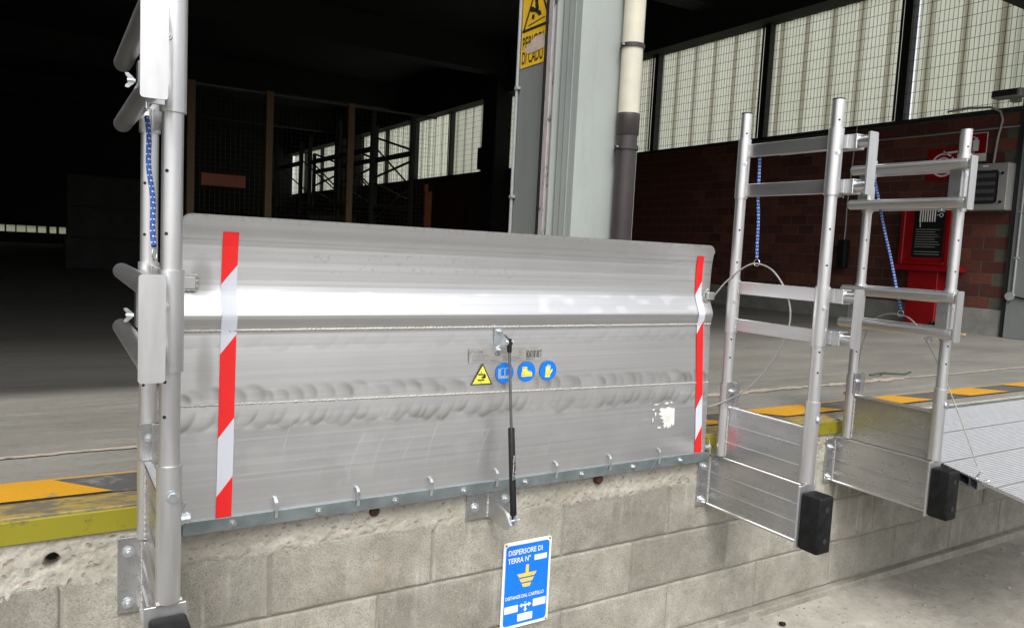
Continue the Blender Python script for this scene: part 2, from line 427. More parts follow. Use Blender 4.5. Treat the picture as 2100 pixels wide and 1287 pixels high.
def weld(name, parent, p0, p1, r=.004, step=.004, jit=.35):
    step *= .8; jit *= .6; r *= .85
    p0, p1 = Vector(p0), Vector(p1); n = max(3, int((p1-p0).length/step)); pts = []; rd = []
    for k in range(n+1):
        q = p0.lerp(p1, k/n)+Vector([random.uniform(-1, 1)*r*jit*.5 for _ in range(3)])
        pts.append(q); rd.append(r*(1+random.uniform(-jit, jit)+.10*math.sin(k*1.7)))
    return obj(name, T(pts, r, 7, True, rd), M['weld'], parent, smooth=True)

X1, Y1, Z1 = Vector((1, 0, 0)), Vector((0, 1, 0)), Vector((0, 0, 1))
GZ = -.63; FZ = .17           # yard level, dock floor level

# ------------------------------------------------------------------ the setting
def grid_mesh(name, xs, ys, fn):
    xs = np.asarray(xs); ys = np.asarray(ys); X, Y = np.meshgrid(xs, ys)
    P = fn(X, Y); nx, ny = len(xs), len(ys)
    me = bpy.data.meshes.new(name)
    idx = np.arange(nx*ny).reshape(ny, nx)
    F = np.stack([idx[:-1, :-1], idx[:-1, 1:], idx[1:, 1:], idx[1:, :-1]], -1).reshape(-1, 4)
    me.from_pydata(P.reshape(-1, 3).tolist(), [], F.tolist()); me.update(); return me
def smooth_noise(shape, cells, seed):
    r = np.random.default_rng(seed); g = r.random((cells[0]+2, cells[1]+2))
    yi = np.linspace(0, cells[0], shape[0]); xi = np.linspace(0, cells[1], shape[1])
    y0 = yi.astype(int); x0 = xi.astype(int); fy = (yi-y0)[:, None]; fx = (xi-x0)[None]
    fy = fy*fy*(3-2*fy); fx = fx*fx*(3-2*fx)
    a = g[y0][:, x0]; b = g[y0][:, x0+1]; c = g[y0+1][:, x0]; d = g[y0+1][:, x0+1]
    return (a*(1-fx)+b*fx)*(1-fy)+(c*(1-fx)+d*fx)*fy

yard = obj('yard_ground', grid_mesh('yard_ground', np.concatenate([[-400, -60, -10], np.linspace(-3, 9, 61), [20, 80, 400]]), np.concatenate([[-400, -60, -12], np.linspace(-5, .3, 28)]),
    lambda X, Y: np.stack([X, Y, GZ+.012*np.sin(X*2.1+Y)*np.cos(Y*3.3+X*.7)*(np.abs(X) < 10)], -1)), M['yard'])
tag(yard, kind='structure')
back = obj('surrounding_ground', B(-400, 400, .35, 400, GZ-.3, GZ-.01), M['yard']); tag(back, kind='structure')

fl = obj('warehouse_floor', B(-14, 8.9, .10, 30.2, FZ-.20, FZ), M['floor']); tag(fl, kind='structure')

# painted hazard stripes on the floor (a band y .12-.28)
def pstripe(x0, x1, slant=.13, mat='stripe_orange', y0=.118, y1=.275, d=.004):
    bm = BM(); bm.faces.new([bm.verts.new((x, y, FZ+d)) for x, y in ((x0, y0), (x1, y0), (x1-slant, y1), (x0-slant, y1))])
    o = obj('painted_stripe', bm, M[mat], fl); return o
bm = BM(); bm.faces.new([bm.verts.new(p) for p in ((-14, .118, FZ+.004), (8.1, .118, FZ+.004), (8.1, .275, FZ+.004), (-14, .275, FZ+.004))])
obj('black_stripe_band', bm, M['stripe_dark'], fl)
bm = BM(); bm.faces.new([bm.verts.new(p) for p in ((-14, .276, FZ+.006), (8.1, .276, FZ+.006), (8.1, .286, FZ+.006), (-14, .286, FZ+.006))])
obj('stripe_border_line', bm, M['stripe_orange'], fl)
x = -.80-.77*9
while x < 7.6:
    pstripe(x, x+.42, .14, d=.008); x += .77
# crumbled expansion joint running along the door line
def joint():
    xs = np.arange(-3, 8, .03); bm = BM(); pa = pb = None; r = np.random.default_rng(3)
    for i, x in enumerate(xs):
        yc = .56+.018*(x+.6)+.006*math.sin(x*5)+r.normal()*.003; w = .0085+.012*abs(math.sin(x*1.7+1))*r.random()+(.03*r.random() if 2.2 < x < 4.0 else .004*r.random())
        a = bm.verts.new((x, yc-w, FZ+.004)); b = bm.verts.new((x, yc+w, FZ+.004))
        if pa: bm.faces.new((pa, a, b, pb))
        pa, pb = a, b
    return bm
obj('expansion_joint', joint(), M['crackfill'], fl)

# dock wall: concrete blocks, cast beam, footing
dw = thing('dock_wall', 'pale concrete block dock wall with rough cast concrete beam along its top', 'wall', (1.5, .1, GZ))
obj('mortar_core', B(-4, 9, .0095, .34, GZ-.05, -.001), simple('block_wall_mortar', (.235, .22, .185), .95, 0, .25, 14, .5), dw)
def block_mesh(seed):
    nx, nz = 61, 31; r = np.random.default_rng(seed)
    xs = np.linspace(0, .4965, nx); zs = np.linspace(0, .1960, nz)
    xs = .24825*(1-np.cos(PI*np.arange(nx)/(nx-1)))*.5+xs*.5; zs = .098*(1-np.cos(PI*np.arange(nz)/(nz-1)))*.5+zs*.5
    nn = smooth_noise((nz, nx), (5, 12), seed)*.0025+smooth_noise((nz, nx), (14, 36), seed+50)*.0018
    def fn(X, Z):
        e = np.minimum(np.minimum(X, .4965-X), np.minimum(Z, .1960-Z)); y = .010*np.exp(-e/.0016)+.0015*np.exp(-e/.012)+nn
        return np.stack([X, y, Z], -1)
    me = grid_mesh('block', xs, zs, fn)
    for p in me.polygons: p.use_smooth = True
    me.materials.append(M['block']); return me
bms = [block_mesh(k) for k in range(6)]
dwl = wloc(dw)
for row, (z, off) in enumerate(((-.198, 0.0), (-.398, .325), (-.598, 0.02))):
    for k in range(-3, 15):
        o = bpy.data.objects.new('block', bms[(k*5+row*3) % 6]); C.objects.link(o); o.parent = dw
        o.location = Vector((off+k*.5+.003, -.001+.0015*random.random(), z))-dwl
obj('footing', B(-3, 9, -.028, .2, GZ-.08, -.602, .006, 2), M['block'], dw)
# cast beam with three drilled holes, ragged lower edge
def beam():
    xs = np.arange(-1.2, 5.4, .0045); zs = np.linspace(0, 1, 32); shp = (len(zs), len(xs))
    n1 = smooth_noise(shp, (6, 260), 5); n2 = smooth_noise(shp, (16, 900), 6); low = smooth_noise((1, len(xs)), (1, 90), 8)[0]*.6+smooth_noise((1, len(xs)), (1, 400), 9)[0]*.4
    def fn(X, U):
        zb = -.022+.030*(low[None, :]-.45); Z = zb+(.112-zb)*U
        Yv = -.004+.006*n1+.004*n2+.006*np.exp(-U*12)
        for hx, hz, rr, dp in ((-.517, .057, .0155, .10), (.302, .063, .015, .02), (1.136, .068, .014, -.006)):
            d = np.hypot((X-hx)*1.15, Z-hz); Yv = Yv+dp/(1+np.exp(np.clip((d-rr)/.0012, -30, 30)))
        return np.stack([X, Yv, Z], -1)
    me = grid_mesh('cast_beam', xs, zs, fn)
    for p in me.polygons: p.use_smooth = True
    return me
obj('cast_beam', beam(), M['beam'], dw)
obj('beam_core', B(-4, 9, .06, .33, .001, .150), M['beam'], dw)
obj('beam_end', B(-4, -1.202, 0, .059, 0, .110), M['beam'], dw)
obj('beam_end', B(5.402, 9, 0, .059, 0, .110), M['beam'], dw)
obj('hole_bottom', T([(-.517, .055, .057), (-.517, .050, .057)], .020, 14), M['hole'], dw)
rust = simple('rusty_stub', (.07, .028, .016), .85, .2, .5, 90, .6)
obj('rusty_stub', T([(.302, .03, .063), (.304, .010, .063), (.302, -.004, .061)], .012, 10, True, [.019, .019, .013]), rust, dw)
obj('rusty_stub', T([(1.136, .01, .064), (1.136, -.012, .063), (1.137, -.018, .063)], .015, 12, True, [.019, .018, .013]), rust, dw)
obj('yellow_plug', T([(.308, .006, .056), (.309, .0, .055)], .0035, 6), M['yellow'], dw)

# steel angle on the dock edge
def edge(x0, x1, label):
    t = thing('edge_angle', label, 'edge trim', ((x0+x1)/2, .05, .112))
    obj('front_flange', B(x0, x1, -.009, .001, .112, .169, .002), M['edge_yellow'], t)
    obj('top_flange', B(x0, x1, .0015, .112, .163, .1745, .0015), M['edge_top'], t)
    return t
edge(-4, -.262, 'chipped yellow steel edge angle left of the upright dock plate')
edge(1.66, 2.50, 'chipped yellow steel edge angle between the two right-hand guard frames')
obj('edge_bed', B(-.262, 1.66, .03, .100, .02, .168), M['edge_top'], dw)

# ------------------------------------------------------------------ upright dock leveller plate
LP = thing('dock_plate', 'upright aluminium dock leveller plate with red and white end tapes, hinged to the dock', 'dock plate', (.70, 0, .10))
PX0, PX1 = -.242, 1.636
prof = [(-.026, .108), (-.018, .35), (-.006, .600), (-.007, .612), (-.0135, .640), (-.0145, .650), (-.0125, .658), (.0060, .702), (.0090, .712), (.0105, .726), (.0110, .742), (.0105, .790), (.0085, .830), (.0045, .860), (.0020, .872), (-.0045, .908)]
pz = np.array([q[1] for q in prof]); py = np.array([q[0] for q in prof])
def py_at(z): return float(np.interp(z, pz, py))
W1 = .610
def w2z(x): return .418-.017*(x-PX0)
def plate_front():
    xs = np.concatenate([np.linspace(PX0, PX1, 520)]); zs = np.unique(np.concatenate([np.arange(.108, .60, .0035), np.arange(.60, .74, .002), np.arange(.74, .905, .004), pz, [.908]]))
    zs = np.unique(np.round(zs, 5)); zs = zs[np.concatenate([[True], np.diff(zs) > .0008])]; zs[-1] = .908
    X, Z = np.meshgrid(xs, zs)
    Y = np.interp(Z, pz, py)
    # very slight waviness of the sheet
    Y = Y+.0012*(smooth_noise(X.shape, (6, 9), 21)-.5)
    # rounded upper corners
    r = .03
    for xc, s in ((PX0, 1), (PX1, -1)):
        d = (X-xc)*s
        lim = .908-r+np.sqrt(np.clip(r*r-(r-np.clip(d, 0, r))**2, 0, None))
        Z = np.minimum(Z, lim)
    wear = np.zeros_like(X); r1 = np.random.default_rng(5)
    def disc(cx, cz, R, ax, az, amp, side=0):
        nonlocal wear
        dx = X-cx-(Z-cz)*.25; dz = (Z-cz)*(.68 if side < 0 else 1); d = np.sqrt(dx*dx+dz*dz)/R
        ang = (dx*ax+dz*az)/(np.sqrt(dx*dx+dz*dz)+1e-6)
        k = np.clip(d, 0, 1)**1.5*np.clip(ang, 0, 1)**.8*amp*1.25
        inside = 1/(1+np.exp((d-1)/.05))
        if side: inside = inside/(1+np.exp(-side*(Z-w2z(X))/.002))
        wear = wear*(1-inside)+k*inside
    x = PX1+.02
    while x > PX0-.02:                                  # lobes above the lower weld, swept to the right
        R = r1.uniform(.032, .052); disc(x, w2z(x)+r1.uniform(-.004, .012), R, .80, .60, r1.uniform(.45, 1.0), 1); x -= R*r1.uniform(.7, 1.35)
    x = PX1+.02
    while x > PX0-.02:                                  # lobes below it
        R = r1.uniform(.022, .034); disc(x, w2z(x)-r1.uniform(.018, .032), R, .30, -.95, r1.uniform(.45, 1.0), -1); x -= R*r1.uniform(.65, 1.25)
    x = PX1+.02
    while x > PX0-.02:                                  # fainter marks below the upper weld
        R = r1.uniform(.025, .045); disc(x, W1-r1.uniform(.012, .03), R, .3, -.95, r1.uniform(.08, .32)); x -= R*r1.uniform(1.2, 2.2)
    band = np.exp(-((Z-w2z(X))/.010)**2); wear = wear*(1-.6*band)
    # sanded patch round the left lug
    wear = np.maximum(wear, .55*np.exp(-(((X-(PX0+.055))/.028)**2+((Z-.745)/.060)**2)**2))
    wear = np.maximum(wear, .50*np.exp(-(((X-(PX0+.062))/.022)**2+((Z-.50)/.10)**2)**2))
    # die lines of the extruded lip
    wear = np.maximum(wear, .55*np.exp(-((Z-.845)/.0035)**2)*(.6+.4*smooth_noise(X.shape, (1, 25), 4)))
    wear = np.maximum(wear, .30*np.exp(-((Z-.800)/.003)**2)*smooth_noise(X.shape, (1, 14), 14))
    wear = np.maximum(wear, .30*np.exp(-((Z-.772)/.004)**2)*smooth_noise(X.shape, (1, 14), 15))
    sp = smooth_noise(X.shape, (90, 160), 30); wear = np.maximum(wear, .5*(sp > .83)*(np.abs(X-.45) < .35)*(np.abs(Z-.79) < .03)*smooth_noise(X.shape, (4, 9), 31))
    ed = smooth_noise(X.shape, (60, 200), 33); wear = np.maximum(wear, .28*(ed > .74)*np.exp(-((.908-Z)/.012)**2))
    me = grid_mesh('plate_face', xs, zs, lambda A, Bq: np.stack([X, Y, Z], -1))
    at = me.attributes.new('wear', 'FLOAT', 'POINT'); at.data.foreach_set('value', np.clip(wear, 0, 1).ravel().astype(np.float32))
    smr = .55*np.clip((smooth_noise(X.shape, (26, 34), 41)-.62)*4, 0, 1)*((Z > .655) & (Z < .72))+.22*np.clip((smooth_noise(X.shape, (20, 30), 42)-.6)*4, 0, 1)*(Z < .45)
    at = me.attributes.new('smear', 'FLOAT', 'POINT'); at.data.foreach_set('value', smr.ravel().astype(np.float32))
    for p in me.polygons: p.use_smooth = True
    return me
obj('plate_face', plate_front(), M['plate'], LP)
# body behind the face: hollow section below, thin lip above
bm = BM()
prism(bm, [(y+.0015, z) for y, z in prof[:5]]+[(.030, .640), (.030, .108)], (PX0+.001, 0, 0), Y1, Z1, X1, 0, PX1-PX0-.002)
obj('hollow_section', bm, M['alu_y'], LP)
bm = BM(); lip = prof[4:-1]
prism(bm, [(y+.004, z) for y, z in lip]+[(y+.011, z) for y, z in lip[::-1]], (PX0+.001, 0, 0), Y1, Z1, X1, 0, PX1-PX0-.002)
obj('curved_lip', bm, M['alu_y'], LP)
bm = BM(); prism(bm, rrect(PX0+.0005, PX1-.0005, .862, .9085, .028, 6), (0, 0, 0), X1, Z1+Y1*-.18, Y1, .1612, .1642)
bm2 = bm; obj('lip_edge', bm2, M['alu_y'], LP)
weld('weld_bead', LP, (PX0, py_at(W1)+.0018, W1), (PX1, py_at(W1)+.0018, W1), .0056, .0040, .3)
weld('weld_bead', LP, (PX0, py_at(w2z(PX0))+.0022, w2z(PX0)), (PX1, py_at(w2z(PX1))+.0022, w2z(PX1)), .0050, .0040, .4)
# scratches
def scratches():
    bm = BM(); r = np.random.default_rng(8)
    def add(x, z, dx, dz, w, bend):
        n = 10; pa = None
        for k in range(n+1):
            t = k/n; xx = x+dx*t+bend*math.sin(PI*t); zz = z+dz*t; ww = w*(1-abs(2*t-1)**3)*.34
            if not (PX0+.02 < xx < PX1-.02 and .115 < zz < .895): pa = None; continue
            a = bm.verts.new((xx-ww, py_at(zz)-.0014, zz)); b = bm.verts.new((xx+ww, py_at(zz)-.0014, zz))
            if pa: bm.faces.new((pa[0], a, b, pa[1]))
            pa = (a, b)
    for x0 in (.02, .18, .30, .37, .46, .60, .73, .88): add(x0+r.uniform(-.03, .03), .14+r.uniform(0, .05), .04+r.uniform(0, .06), r.uniform(.12, .26), .0014, -.012)
    for _ in range(60): add(r.uniform(0, 1.5), r.uniform(.12, .36), r.uniform(0, .02), r.uniform(.008, .05), .0011, 0)
    for _ in range(26): add(r.uniform(.4, 1.5), r.uniform(.42, .88), r.uniform(-.02, .04), r.uniform(-.01, .035), .0010, .002)
    return bm
obj('scratch_marks', scratches(), simple('bright_scratch_metal', (.74, .74, .76), .5, .7), LP)['kind'] = 'stuff'
# white paint residue
pp = []; r9 = np.random.default_rng(19)
def ragged(cx, cz, rx, rz, n=34, j=.3): return [(cx+rx*(1+r9.uniform(-j, j))*math.cos(2*PI*k/n), cz+rz*(1+r9.uniform(-j, j))*math.sin(2*PI*k/n)) for k in range(n)]
pp.append([(1.40, .305), (1.418, .300), (1.432, .306), (1.452, .300), (1.466, .300), (1.466, .238), (1.460, .233), (1.452, .240), (1.447, .226), (1.441, .233), (1.435, .222), (1.430, .236), (1.418, .228), (1.411, .237), (1.415, .247), (1.404, .252), (1.412, .259), (1.392, .268), (1.407, .272), (1.385, .281), (1.398, .290), (1.388, .298)])
pp += [ragged(1.375, .318, .012, .003), ragged(1.425, .320, .010, .004), ragged(1.448, .322, .006, .003), ragged(1.362, .300, .006, .003), ragged(1.372, .283, .004, .007), ragged(1.36, .262, .003, .009, 18), ragged(1.392, .232, .009, .003)]
res = decal('paint_residue', pp, M['dirtywhite'], LP, (0, -.0225, 0), X1, Z1+Y1*.036, -Y1, .0)
for o in [res]:
    for v in o.data.vertices: v.co.y = py_at(v.co.z+.10)-.0020
# end tapes
def tape(xb, xt, segs, w):
    t = None; cols = {'r': [], 'w': []}; sl = .052
    def xat(z): return xb+(xt-xb)*(z-.118)/(.866-.118)
    for k, (c, z0, z1) in enumerate(segs):
        # parallelogram between cut z0 (lower) and z1 (upper), cut slanting up to the right
        def lo(u): return .118 if k == 0 else z0+sl*(u-.5)
        def hi(u): return .866 if k == len(segs)-1 else z1+sl*(u-.5)
        n = 70
        for i in range(n):
            for j in range(14):
                quad = []
                for u, s in ((j/14, i), ((j+1)/14, i), ((j+1)/14, i+1), (j/14, i+1)):
                    z = lo(u)+(hi(u)-lo(u))*s/n; quad.append((xat(z)+u*w, py_at(z)-.0026, z))
                cols[c].append(quad)
    bm = BM(); 
    for ci, c in enumerate('rw'):
        for q in cols[c]:
            f = bm.faces.new([bm.verts.new(p) for p in q]); f.material_index = ci
    bmesh.ops.remove_doubles(bm, verts=bm.verts, dist=1e-6)
    return obj('reflective_tape', bm, [M['red_tape'], M['white_tape']], LP)
tape(-.151, -.138, [('r', .118, .200), ('w', .200, .355), ('r', .355, .575), ('w', .575, .755), ('r', .755, .87)], .0395)
tape(1.580, 1.553, [('r', .118, .195), ('w', .195, .315), ('r', .315, .600), ('w', .600, .745), ('r', .745, .87)], .0335)
# safety labels
def lab(O): return dict(O=O, U=X1, V=Z1, N=-Y1)
yL = py_at(.46)-.0025
film = obj('label_film', B(.590, .862, yL+.0006, yL+.0009, .499, .545), M['sticker_film'], LP)
tr = thing  # alias unused
def lz(x, z, dd=.0): return (x, yL-dd, z)
wt = decal('warning_triangle_label', [[(-.039, -.034), (.039, -.034), (.002, .034)]], M['ink'], LP, O=lz(.637, .4635, .0004), U=X1, V=Z1, N=-Y1)
decal('yellow_field', [[(-.0325, -.0305), (.0325, -.0305), (.0018, .0265)]], M['yellow'], wt, O=lz(.637, .4635, .0008), U=X1, V=Z1, N=-Y1)
hand = [[(-.0130, -.001), (.005, -.001), (.005, -.006), (-.0130, -.006)][::-1], [(-.0145, -.019), (.0100, -.019), (.0100, -.0235), (-.0145, -.0235)],
        [(.000, -.0085), (.0055, -.0085), (.0065, -.002), (.009, .0005), (.0105, -.002), (.0145, -.006), (.0145, -.013), (.0120, -.0165), (.001, -.0165), (.001, -.0150), (.006, -.0145), (-.002, -.0145), (-.002, -.0128), (.005, -.0125), (-.003, -.0118), (-.003, -.0105), (.005, -.0105)],
        [(-.0035, .0015), (-.0005, .0015), (-.0005, .006), (-.0035, .006)], [(-.0045, .0035), (-.002, .0005), (.0005, .0035)],
        [(-.0035, -.0305), (-.0005, -.0305), (-.0005, -.026), (-.0035, -.026)]]
decal('crush_hand_symbol', hand, M['ink'], wt, O=lz(.637, .4655, .0012), U=X1, V=Z1, N=-Y1)
def roundel(x, z, name):
    return decal(name, [circ(0, 0, .033, 40, .0330)], M['blue'], LP, O=lz(x, z, .0004), U=X1, V=Z1, N=-Y1), x, z
rd, x, z = roundel(.721, .4635, 'read_manual_label')
bk = []
for dx, dy in ((0, 0), (-.0035, -.0035), (-.007, -.0065)):
    s = 0 if dx == 0 else 1
    for q in ([(-.016, .014), (-.016, -.010)], [(-.016, -.010), (0, -.010)], [(0, -.010), (.016, -.010)], [(.016, -.010), (.016, .014)], [(-.016, .014), (-.001, .015)], [(.001, .015), (.016, .014)]):
        a, b = q
        if s and (q[0][1] > 0 and q[1][1] > 0): continue
        m = -1 if a[0] > 0 or b[0] > 0 else 1
        bk += [line_poly((a[0]+dx*(1 if a[0] < 0 else -1 if a[0] > 0 else 0), a[1]+dy*(a[1] < 0)), (b[0]+dx*(1 if b[0] < 0 else -1 if b[0] > 0 else 0), b[1]+dy*(b[1] < 0)), .0012)]
bk.append(line_poly((0, .013), (0, -.012), .0022))
decal('open_book_symbol', bk, M['paleyellow'], rd, O=lz(x, z, .0008), U=X1, V=Z1, N=-Y1)
rd, x, z = roundel(.805, .4640, 'safety_boots_label')
boot = [(-.0185, .016), (.000, .016), (.001, .006), (.010, .001), (.018, -.001), (.021, -.010), (.021, -.016), (-.0205, -.016), (-.0205, -.004), (-.0185, .004)]
decal('boot_symbol', [boot], M['paleyellow'], rd, O=lz(x, z, .0008), U=X1, V=Z1, N=-Y1)
decal('boot_outline', [line_poly((-.0205, -.0105), (.021, -.0105), .0009), line_poly((-.0185, .0115), (.0, .0115), .0009), arc(-.0195, -.0105, .0095, 0, 90, .0009, 6), line_poly((.0125, .0005), (.013, -.010), .0009)]+[line_poly((.001+k*.003, .0045-k*.0019), (.0032+k*.003, .0028-k*.0019), .0009) for k in range(4)], M['ink'], rd, O=lz(x, z, .0011), U=X1, V=Z1, N=-Y1)
rd, x, z = roundel(.889, .4640, 'safety_gloves_label')
gl = [(-.0125, -.022), (.008, -.022), (.008, -.0135), (.0155, -.003), (.0175, .003), (.0145, .005), (.0085, -.0015), (.0065, .0005), (.0085, .016), (.0055, .017), (.0035, .005), (.0030, .0195), (.0, .020), (-.0010, .0055), (-.0025, .019), (-.0055, .0185), (-.0050, .005), (-.0080, .014), (-.0110, .013), (-.0105, -.004), (-.0115, -.013)]
decal('glove_symbol', [gl], M['paleyellow'], rd, O=lz(x, z, .0008), U=X1, V=Z1, N=-Y1)
decal('glove_outline', [line_poly((-.0115, -.0135), (.008, -.0135), .0009), arc(-.012, -.013, .009, 5, 70, .0008, 6), line_poly((.001, -.012), (.008, -.003), .0008)], M['ink'], rd, O=lz(x, z, .0011), U=X1, V=Z1, N=-Y1)
# maker's label: logo, CE mark, type number, fine print
yF = (0, yL+.0004, 0)
def ft(t, x, z, s, m='ink', sx=1.0, al='LEFT'): return text('lettering', t, s, M[m], film, (x, yL+.0002, z), X1, Z1, -Y1, .0002, al, sx)
ft('CZM', .6125, .5305, .0095, 'grey_ink', 1.25); ft('C\u20AC'.replace('\u20AC', 'E'), .682, .5210, .0155, 'ink', 1.0)
ft('BOAO 80 185 T', .800, .5105, .033, 'ink', .26)
ft('BOAO 80 185 T', .800, .5035, .0048, 'ink', 1.0)
ft('MADE IN ITALY', .668, .5030, .0055, 'grey_ink', .9)
decal('logo_swoosh', [arc(.605, .5255, .012, 100, 165, .0022, 8), circ(.6075, .533, .0022, 10)], M['grey_ink'], film, O=(0, yL+.0002, 0), U=X1, V=Z1, N=-Y1, d=.0002)
fp = []
for (xa, xb, zs_) in ((.600, .665, (.5225, .5175, .5125, .508, .5035)), (.712, .735, (.528, .518)), (.712, .780, (.5125, .508, .5035)), (.770, .785, (.534, .529, .524, .518))):
    for z in zs_:
        xx = xa; e = xb-r9.uniform(0, .02)*(xb-xa)/.06
        while xx < e:
            w = r9.uniform(.003, .008); fp.append([(xx, z), (min(xx+w, e), z), (min(xx+w, e), z+.0012), (xx, z+.0012)]); xx += w+.0013
decal('fine_print', fp, M['grey_ink'], film, O=(0, yL+.0002, 0), U=X1, V=Z1, N=-Y1, d=.0002)['kind'] = 'stuff'
# green marker line
decal('green_marker_line', [line_poly((.702, .420), (.704, .60), .0018)], simple('green_marker_ink', (.30, .48, .36), .6), LP, O=(0, py_at(.5)-.0017, 0), U=X1, V=Z1, N=-Y1, d=.0)
# lugs at both ends
bm = BM(); box(bm, PX0-.012, PX0+.040, -.006, .010, .716, .750, .003); lug = obj('side_lug', bm, M['alu_y'], LP)
weld('weld_bead', lug, (PX0+.006, -.001, .752), (PX0+.042, -.001, .752), .004); weld('weld_bead', lug, (PX0+.042, -.001, .750), (PX0+.042, -.001, .716), .0045); weld('weld_bead', lug, (PX0+.006, -.001, .714), (PX0+.040, -.001, .714), .004)
bm = BM(); box(bm, PX1-.028, PX1+.010, -.010, .004, .702, .732, .003); lug = obj('side_lug', bm, M['alu_y'], LP)
for a in range(8):
    a0, a1 = math.radians(95+a*21), math.radians(112+a*21)
    weld('weld_bead', lug, (PX1-.018+.022*math.cos(a0), -.001, .717+.023*math.sin(a0)), (PX1-.018+.022*math.cos(a1), -.001, .717+.023*math.sin(a1)), .0050, .005)
# hinge rail, hooks and bolts
obj('hinge_rail', B(PX0+.01, PX1+.005, -.034, -.022, .083, .119, .001), M['galv'], LP)
obj('hinge_rail_lip', B(PX0+.01, PX1+.005, -.0215, .03, .083, .089, .001), M['galv'], LP)
for k, x in enumerate((0.0, .232, .464, .695, .927, 1.156, 1.387)):
    pts = [(x+.004, -.036, .100), (x+.004, -.040, .120), (x+.003, -.041, .143), (x+.001, -.037, .153), (x, -.026, .156)]
    bm = BM()
    for i in range(len(pts)-1):
        a, b = Vector(pts[i]), Vector(pts[i+1])
        t = (b-a).normalized(); nn = X1.cross(t)*.0012
        vs = [bm.verts.new(q+X1*s*.0045+nn*u) for q in (a, b) for s in (-1, 1) for u in (-1, 1)]
        for f in ((0, 1, 3, 2), (4, 6, 7, 5), (0, 4, 5, 1), (2, 3, 7, 6), (0, 2, 6, 4), (1, 5, 7, 3)): bm.faces.new([vs[j] for j in f])
    obj('retaining_hook', bm, M['zinc'], LP)
    bm = BM(); prism(bm, [(x-.030, .084), (x-.004, .120), (x+.002, .120), (x-.018, .084)], (0, 0, 0), X1, Z1, -Y1, .0345, .0365)
    obj('gusset', bm, M['galv'], LP)
for x in (-.11, .122, .352, .582, .81, 1.04, 1.27, 1.50): hexbolt('bolt', LP, (x, -.0345, .101), (0, -1, 0), .0075)
# hinge pin with spring clip at the left end
bm = T([(PX0-.01, -.028, .128), (PX0+.028, -.028, .128)], .013, 14); tube(bm, [(PX0+.006, -.028, .128), (PX0+.012, -.028, .128)], .0155, 14); tube(bm, [(PX0+.018, -.028, .128), (PX0+.023, -.028, .128)], .0155, 14)
obj('hinge_pin', bm, M['zinc'], LP, smooth=True)
obj('spring_clip', T([(PX0-.004, -.042, .112), (PX0+.002, -.043, .140), (PX0+.014, -.043, .166), (PX0+.016, -.043, .175), (PX0+.010, -.043, .178), (PX0+.006, -.043, .168), (PX0+.000, -.043, .150)], .0018, 7), M['zinc'], LP, smooth=True)
obj('hinge_pin', T([(PX1-.01, -.026, .135), (PX1+.022, -.026, .135)], .011, 12), M['zinc'], LP, smooth=True)
obj('spring_clip', T([(PX1+.008, -.044, .115), (PX1+.004, -.045, .150), (PX1-.002, -.045, .170)], .002, 7), M['zinc'], LP, smooth=True)

# ------------------------------------------------------------------ strut bracket on the wall, gas strut
WB = thing('strut_bracket', 'small aluminium wall bracket bolted below the dock plate, holding the foot of the gas strut', 'bracket', (.69, 0, .03))
obj('base_plate', B(.610, .770, -.008, .004, -.009, .080, .001), M['panel'], WB)
bm = BM(); prism(bm, [(-.008, .062), (-.115, .045), (-.150, .012), (-.120, -.012), (-.008, -.005)], (.690, 0, 0), Y1, Z1, X1, -.004, .004)
obj('arm', bm, M['alu_y'], WB)
weld('weld_bead', WB, (.686, -.009, .066), (.686, -.009, -.005), .005); weld('weld_bead', WB, (.672, -.009, .070), (.700, -.009, .070), .006)
for q in ((.640, .030), (.752, .045)): hexbolt('anchor_nut', WB, (q[0], -.008, q[1]), (0, -1, 0), .010, M['zinc'])
for q in ((-.118, .030), (-.118, -.002)): hexbolt('bolt', WB, (.694, q[0], q[1]), (1, 0, 0), .008, M['zinc'], .006, .01)
GS = thing('gas_strut', 'black gas strut with dark piston rod standing in front of the upright dock plate', 'gas strut', (.71, -.11, 0))
p0 = Vector((.7135, -.125, .012)); p1 = Vector((.7075, -.055, .572)); d = (p1-p0)
a = p0+d*.035; mid = p0+d*.520
obj('cylinder', T([a, a+d*.004, mid-d*.006, mid], .0092, 18, True, [.008, .0105, .0105, .0085]), M['blackplastic'], GS, smooth=True)
obj('piston_rod', T([mid, p0+d*.95], .0044, 12), M['rod'], GS, smooth=True)
obj('end_fitting', T([p0, a], .006, 12), M['blackplastic'], GS, smooth=True)
obj('end_fitting', T([p0+d*.935, p0+d*.985, p1+d*.012], .008, 10, True, [.007, .009, .007]), M['blackplastic'], GS, smooth=True)
obj('clevis_pin', T([(.700, -.126, .016), (.735, -.126, .016)], .0045, 10), M['zinc'], GS, smooth=True)
bm = BM(); prism(bm, [(-.118, .034), (-.140, .030), (-.140, .006), (-.118, -.004)], (.712, 0, 0), Y1, Z1, X1, -.002, .002); obj('clevis_plate', bm, M['zinc'], GS)
for s in (0, 1):
    text('printed_data', ('N 0450  STRUT 350', 'DO NOT OPEN HIGH PRESSURE')[s].replace('STRUT ', ''), .0050, M['white'], GS, a+d*.20+Vector((.0045-.007*s, -.0098, 0)), Z1, -X1, -Y1, .0, 'LEFT', 1.1)
TB = thing('strut_mount', 'zinc plated channel bracket on the dock plate holding the top of the gas strut', 'bracket', (.695, -.02, .565))
obj('channel', B(.678, .704, py_at(.57)-.0045, py_at(.57)-.0025, .530, .605, .0005), M['zinc'], TB)
bm = BM()
for x in (.699, .716): prism(bm, [(-.010, .590), (-.062, .575), (-.066, .566), (-.060, .558), (-.010, .548)], (x, 0, 0), Y1, Z1, X1, -.001, .001)
obj('clevis', bm, M['zinc'], TB)
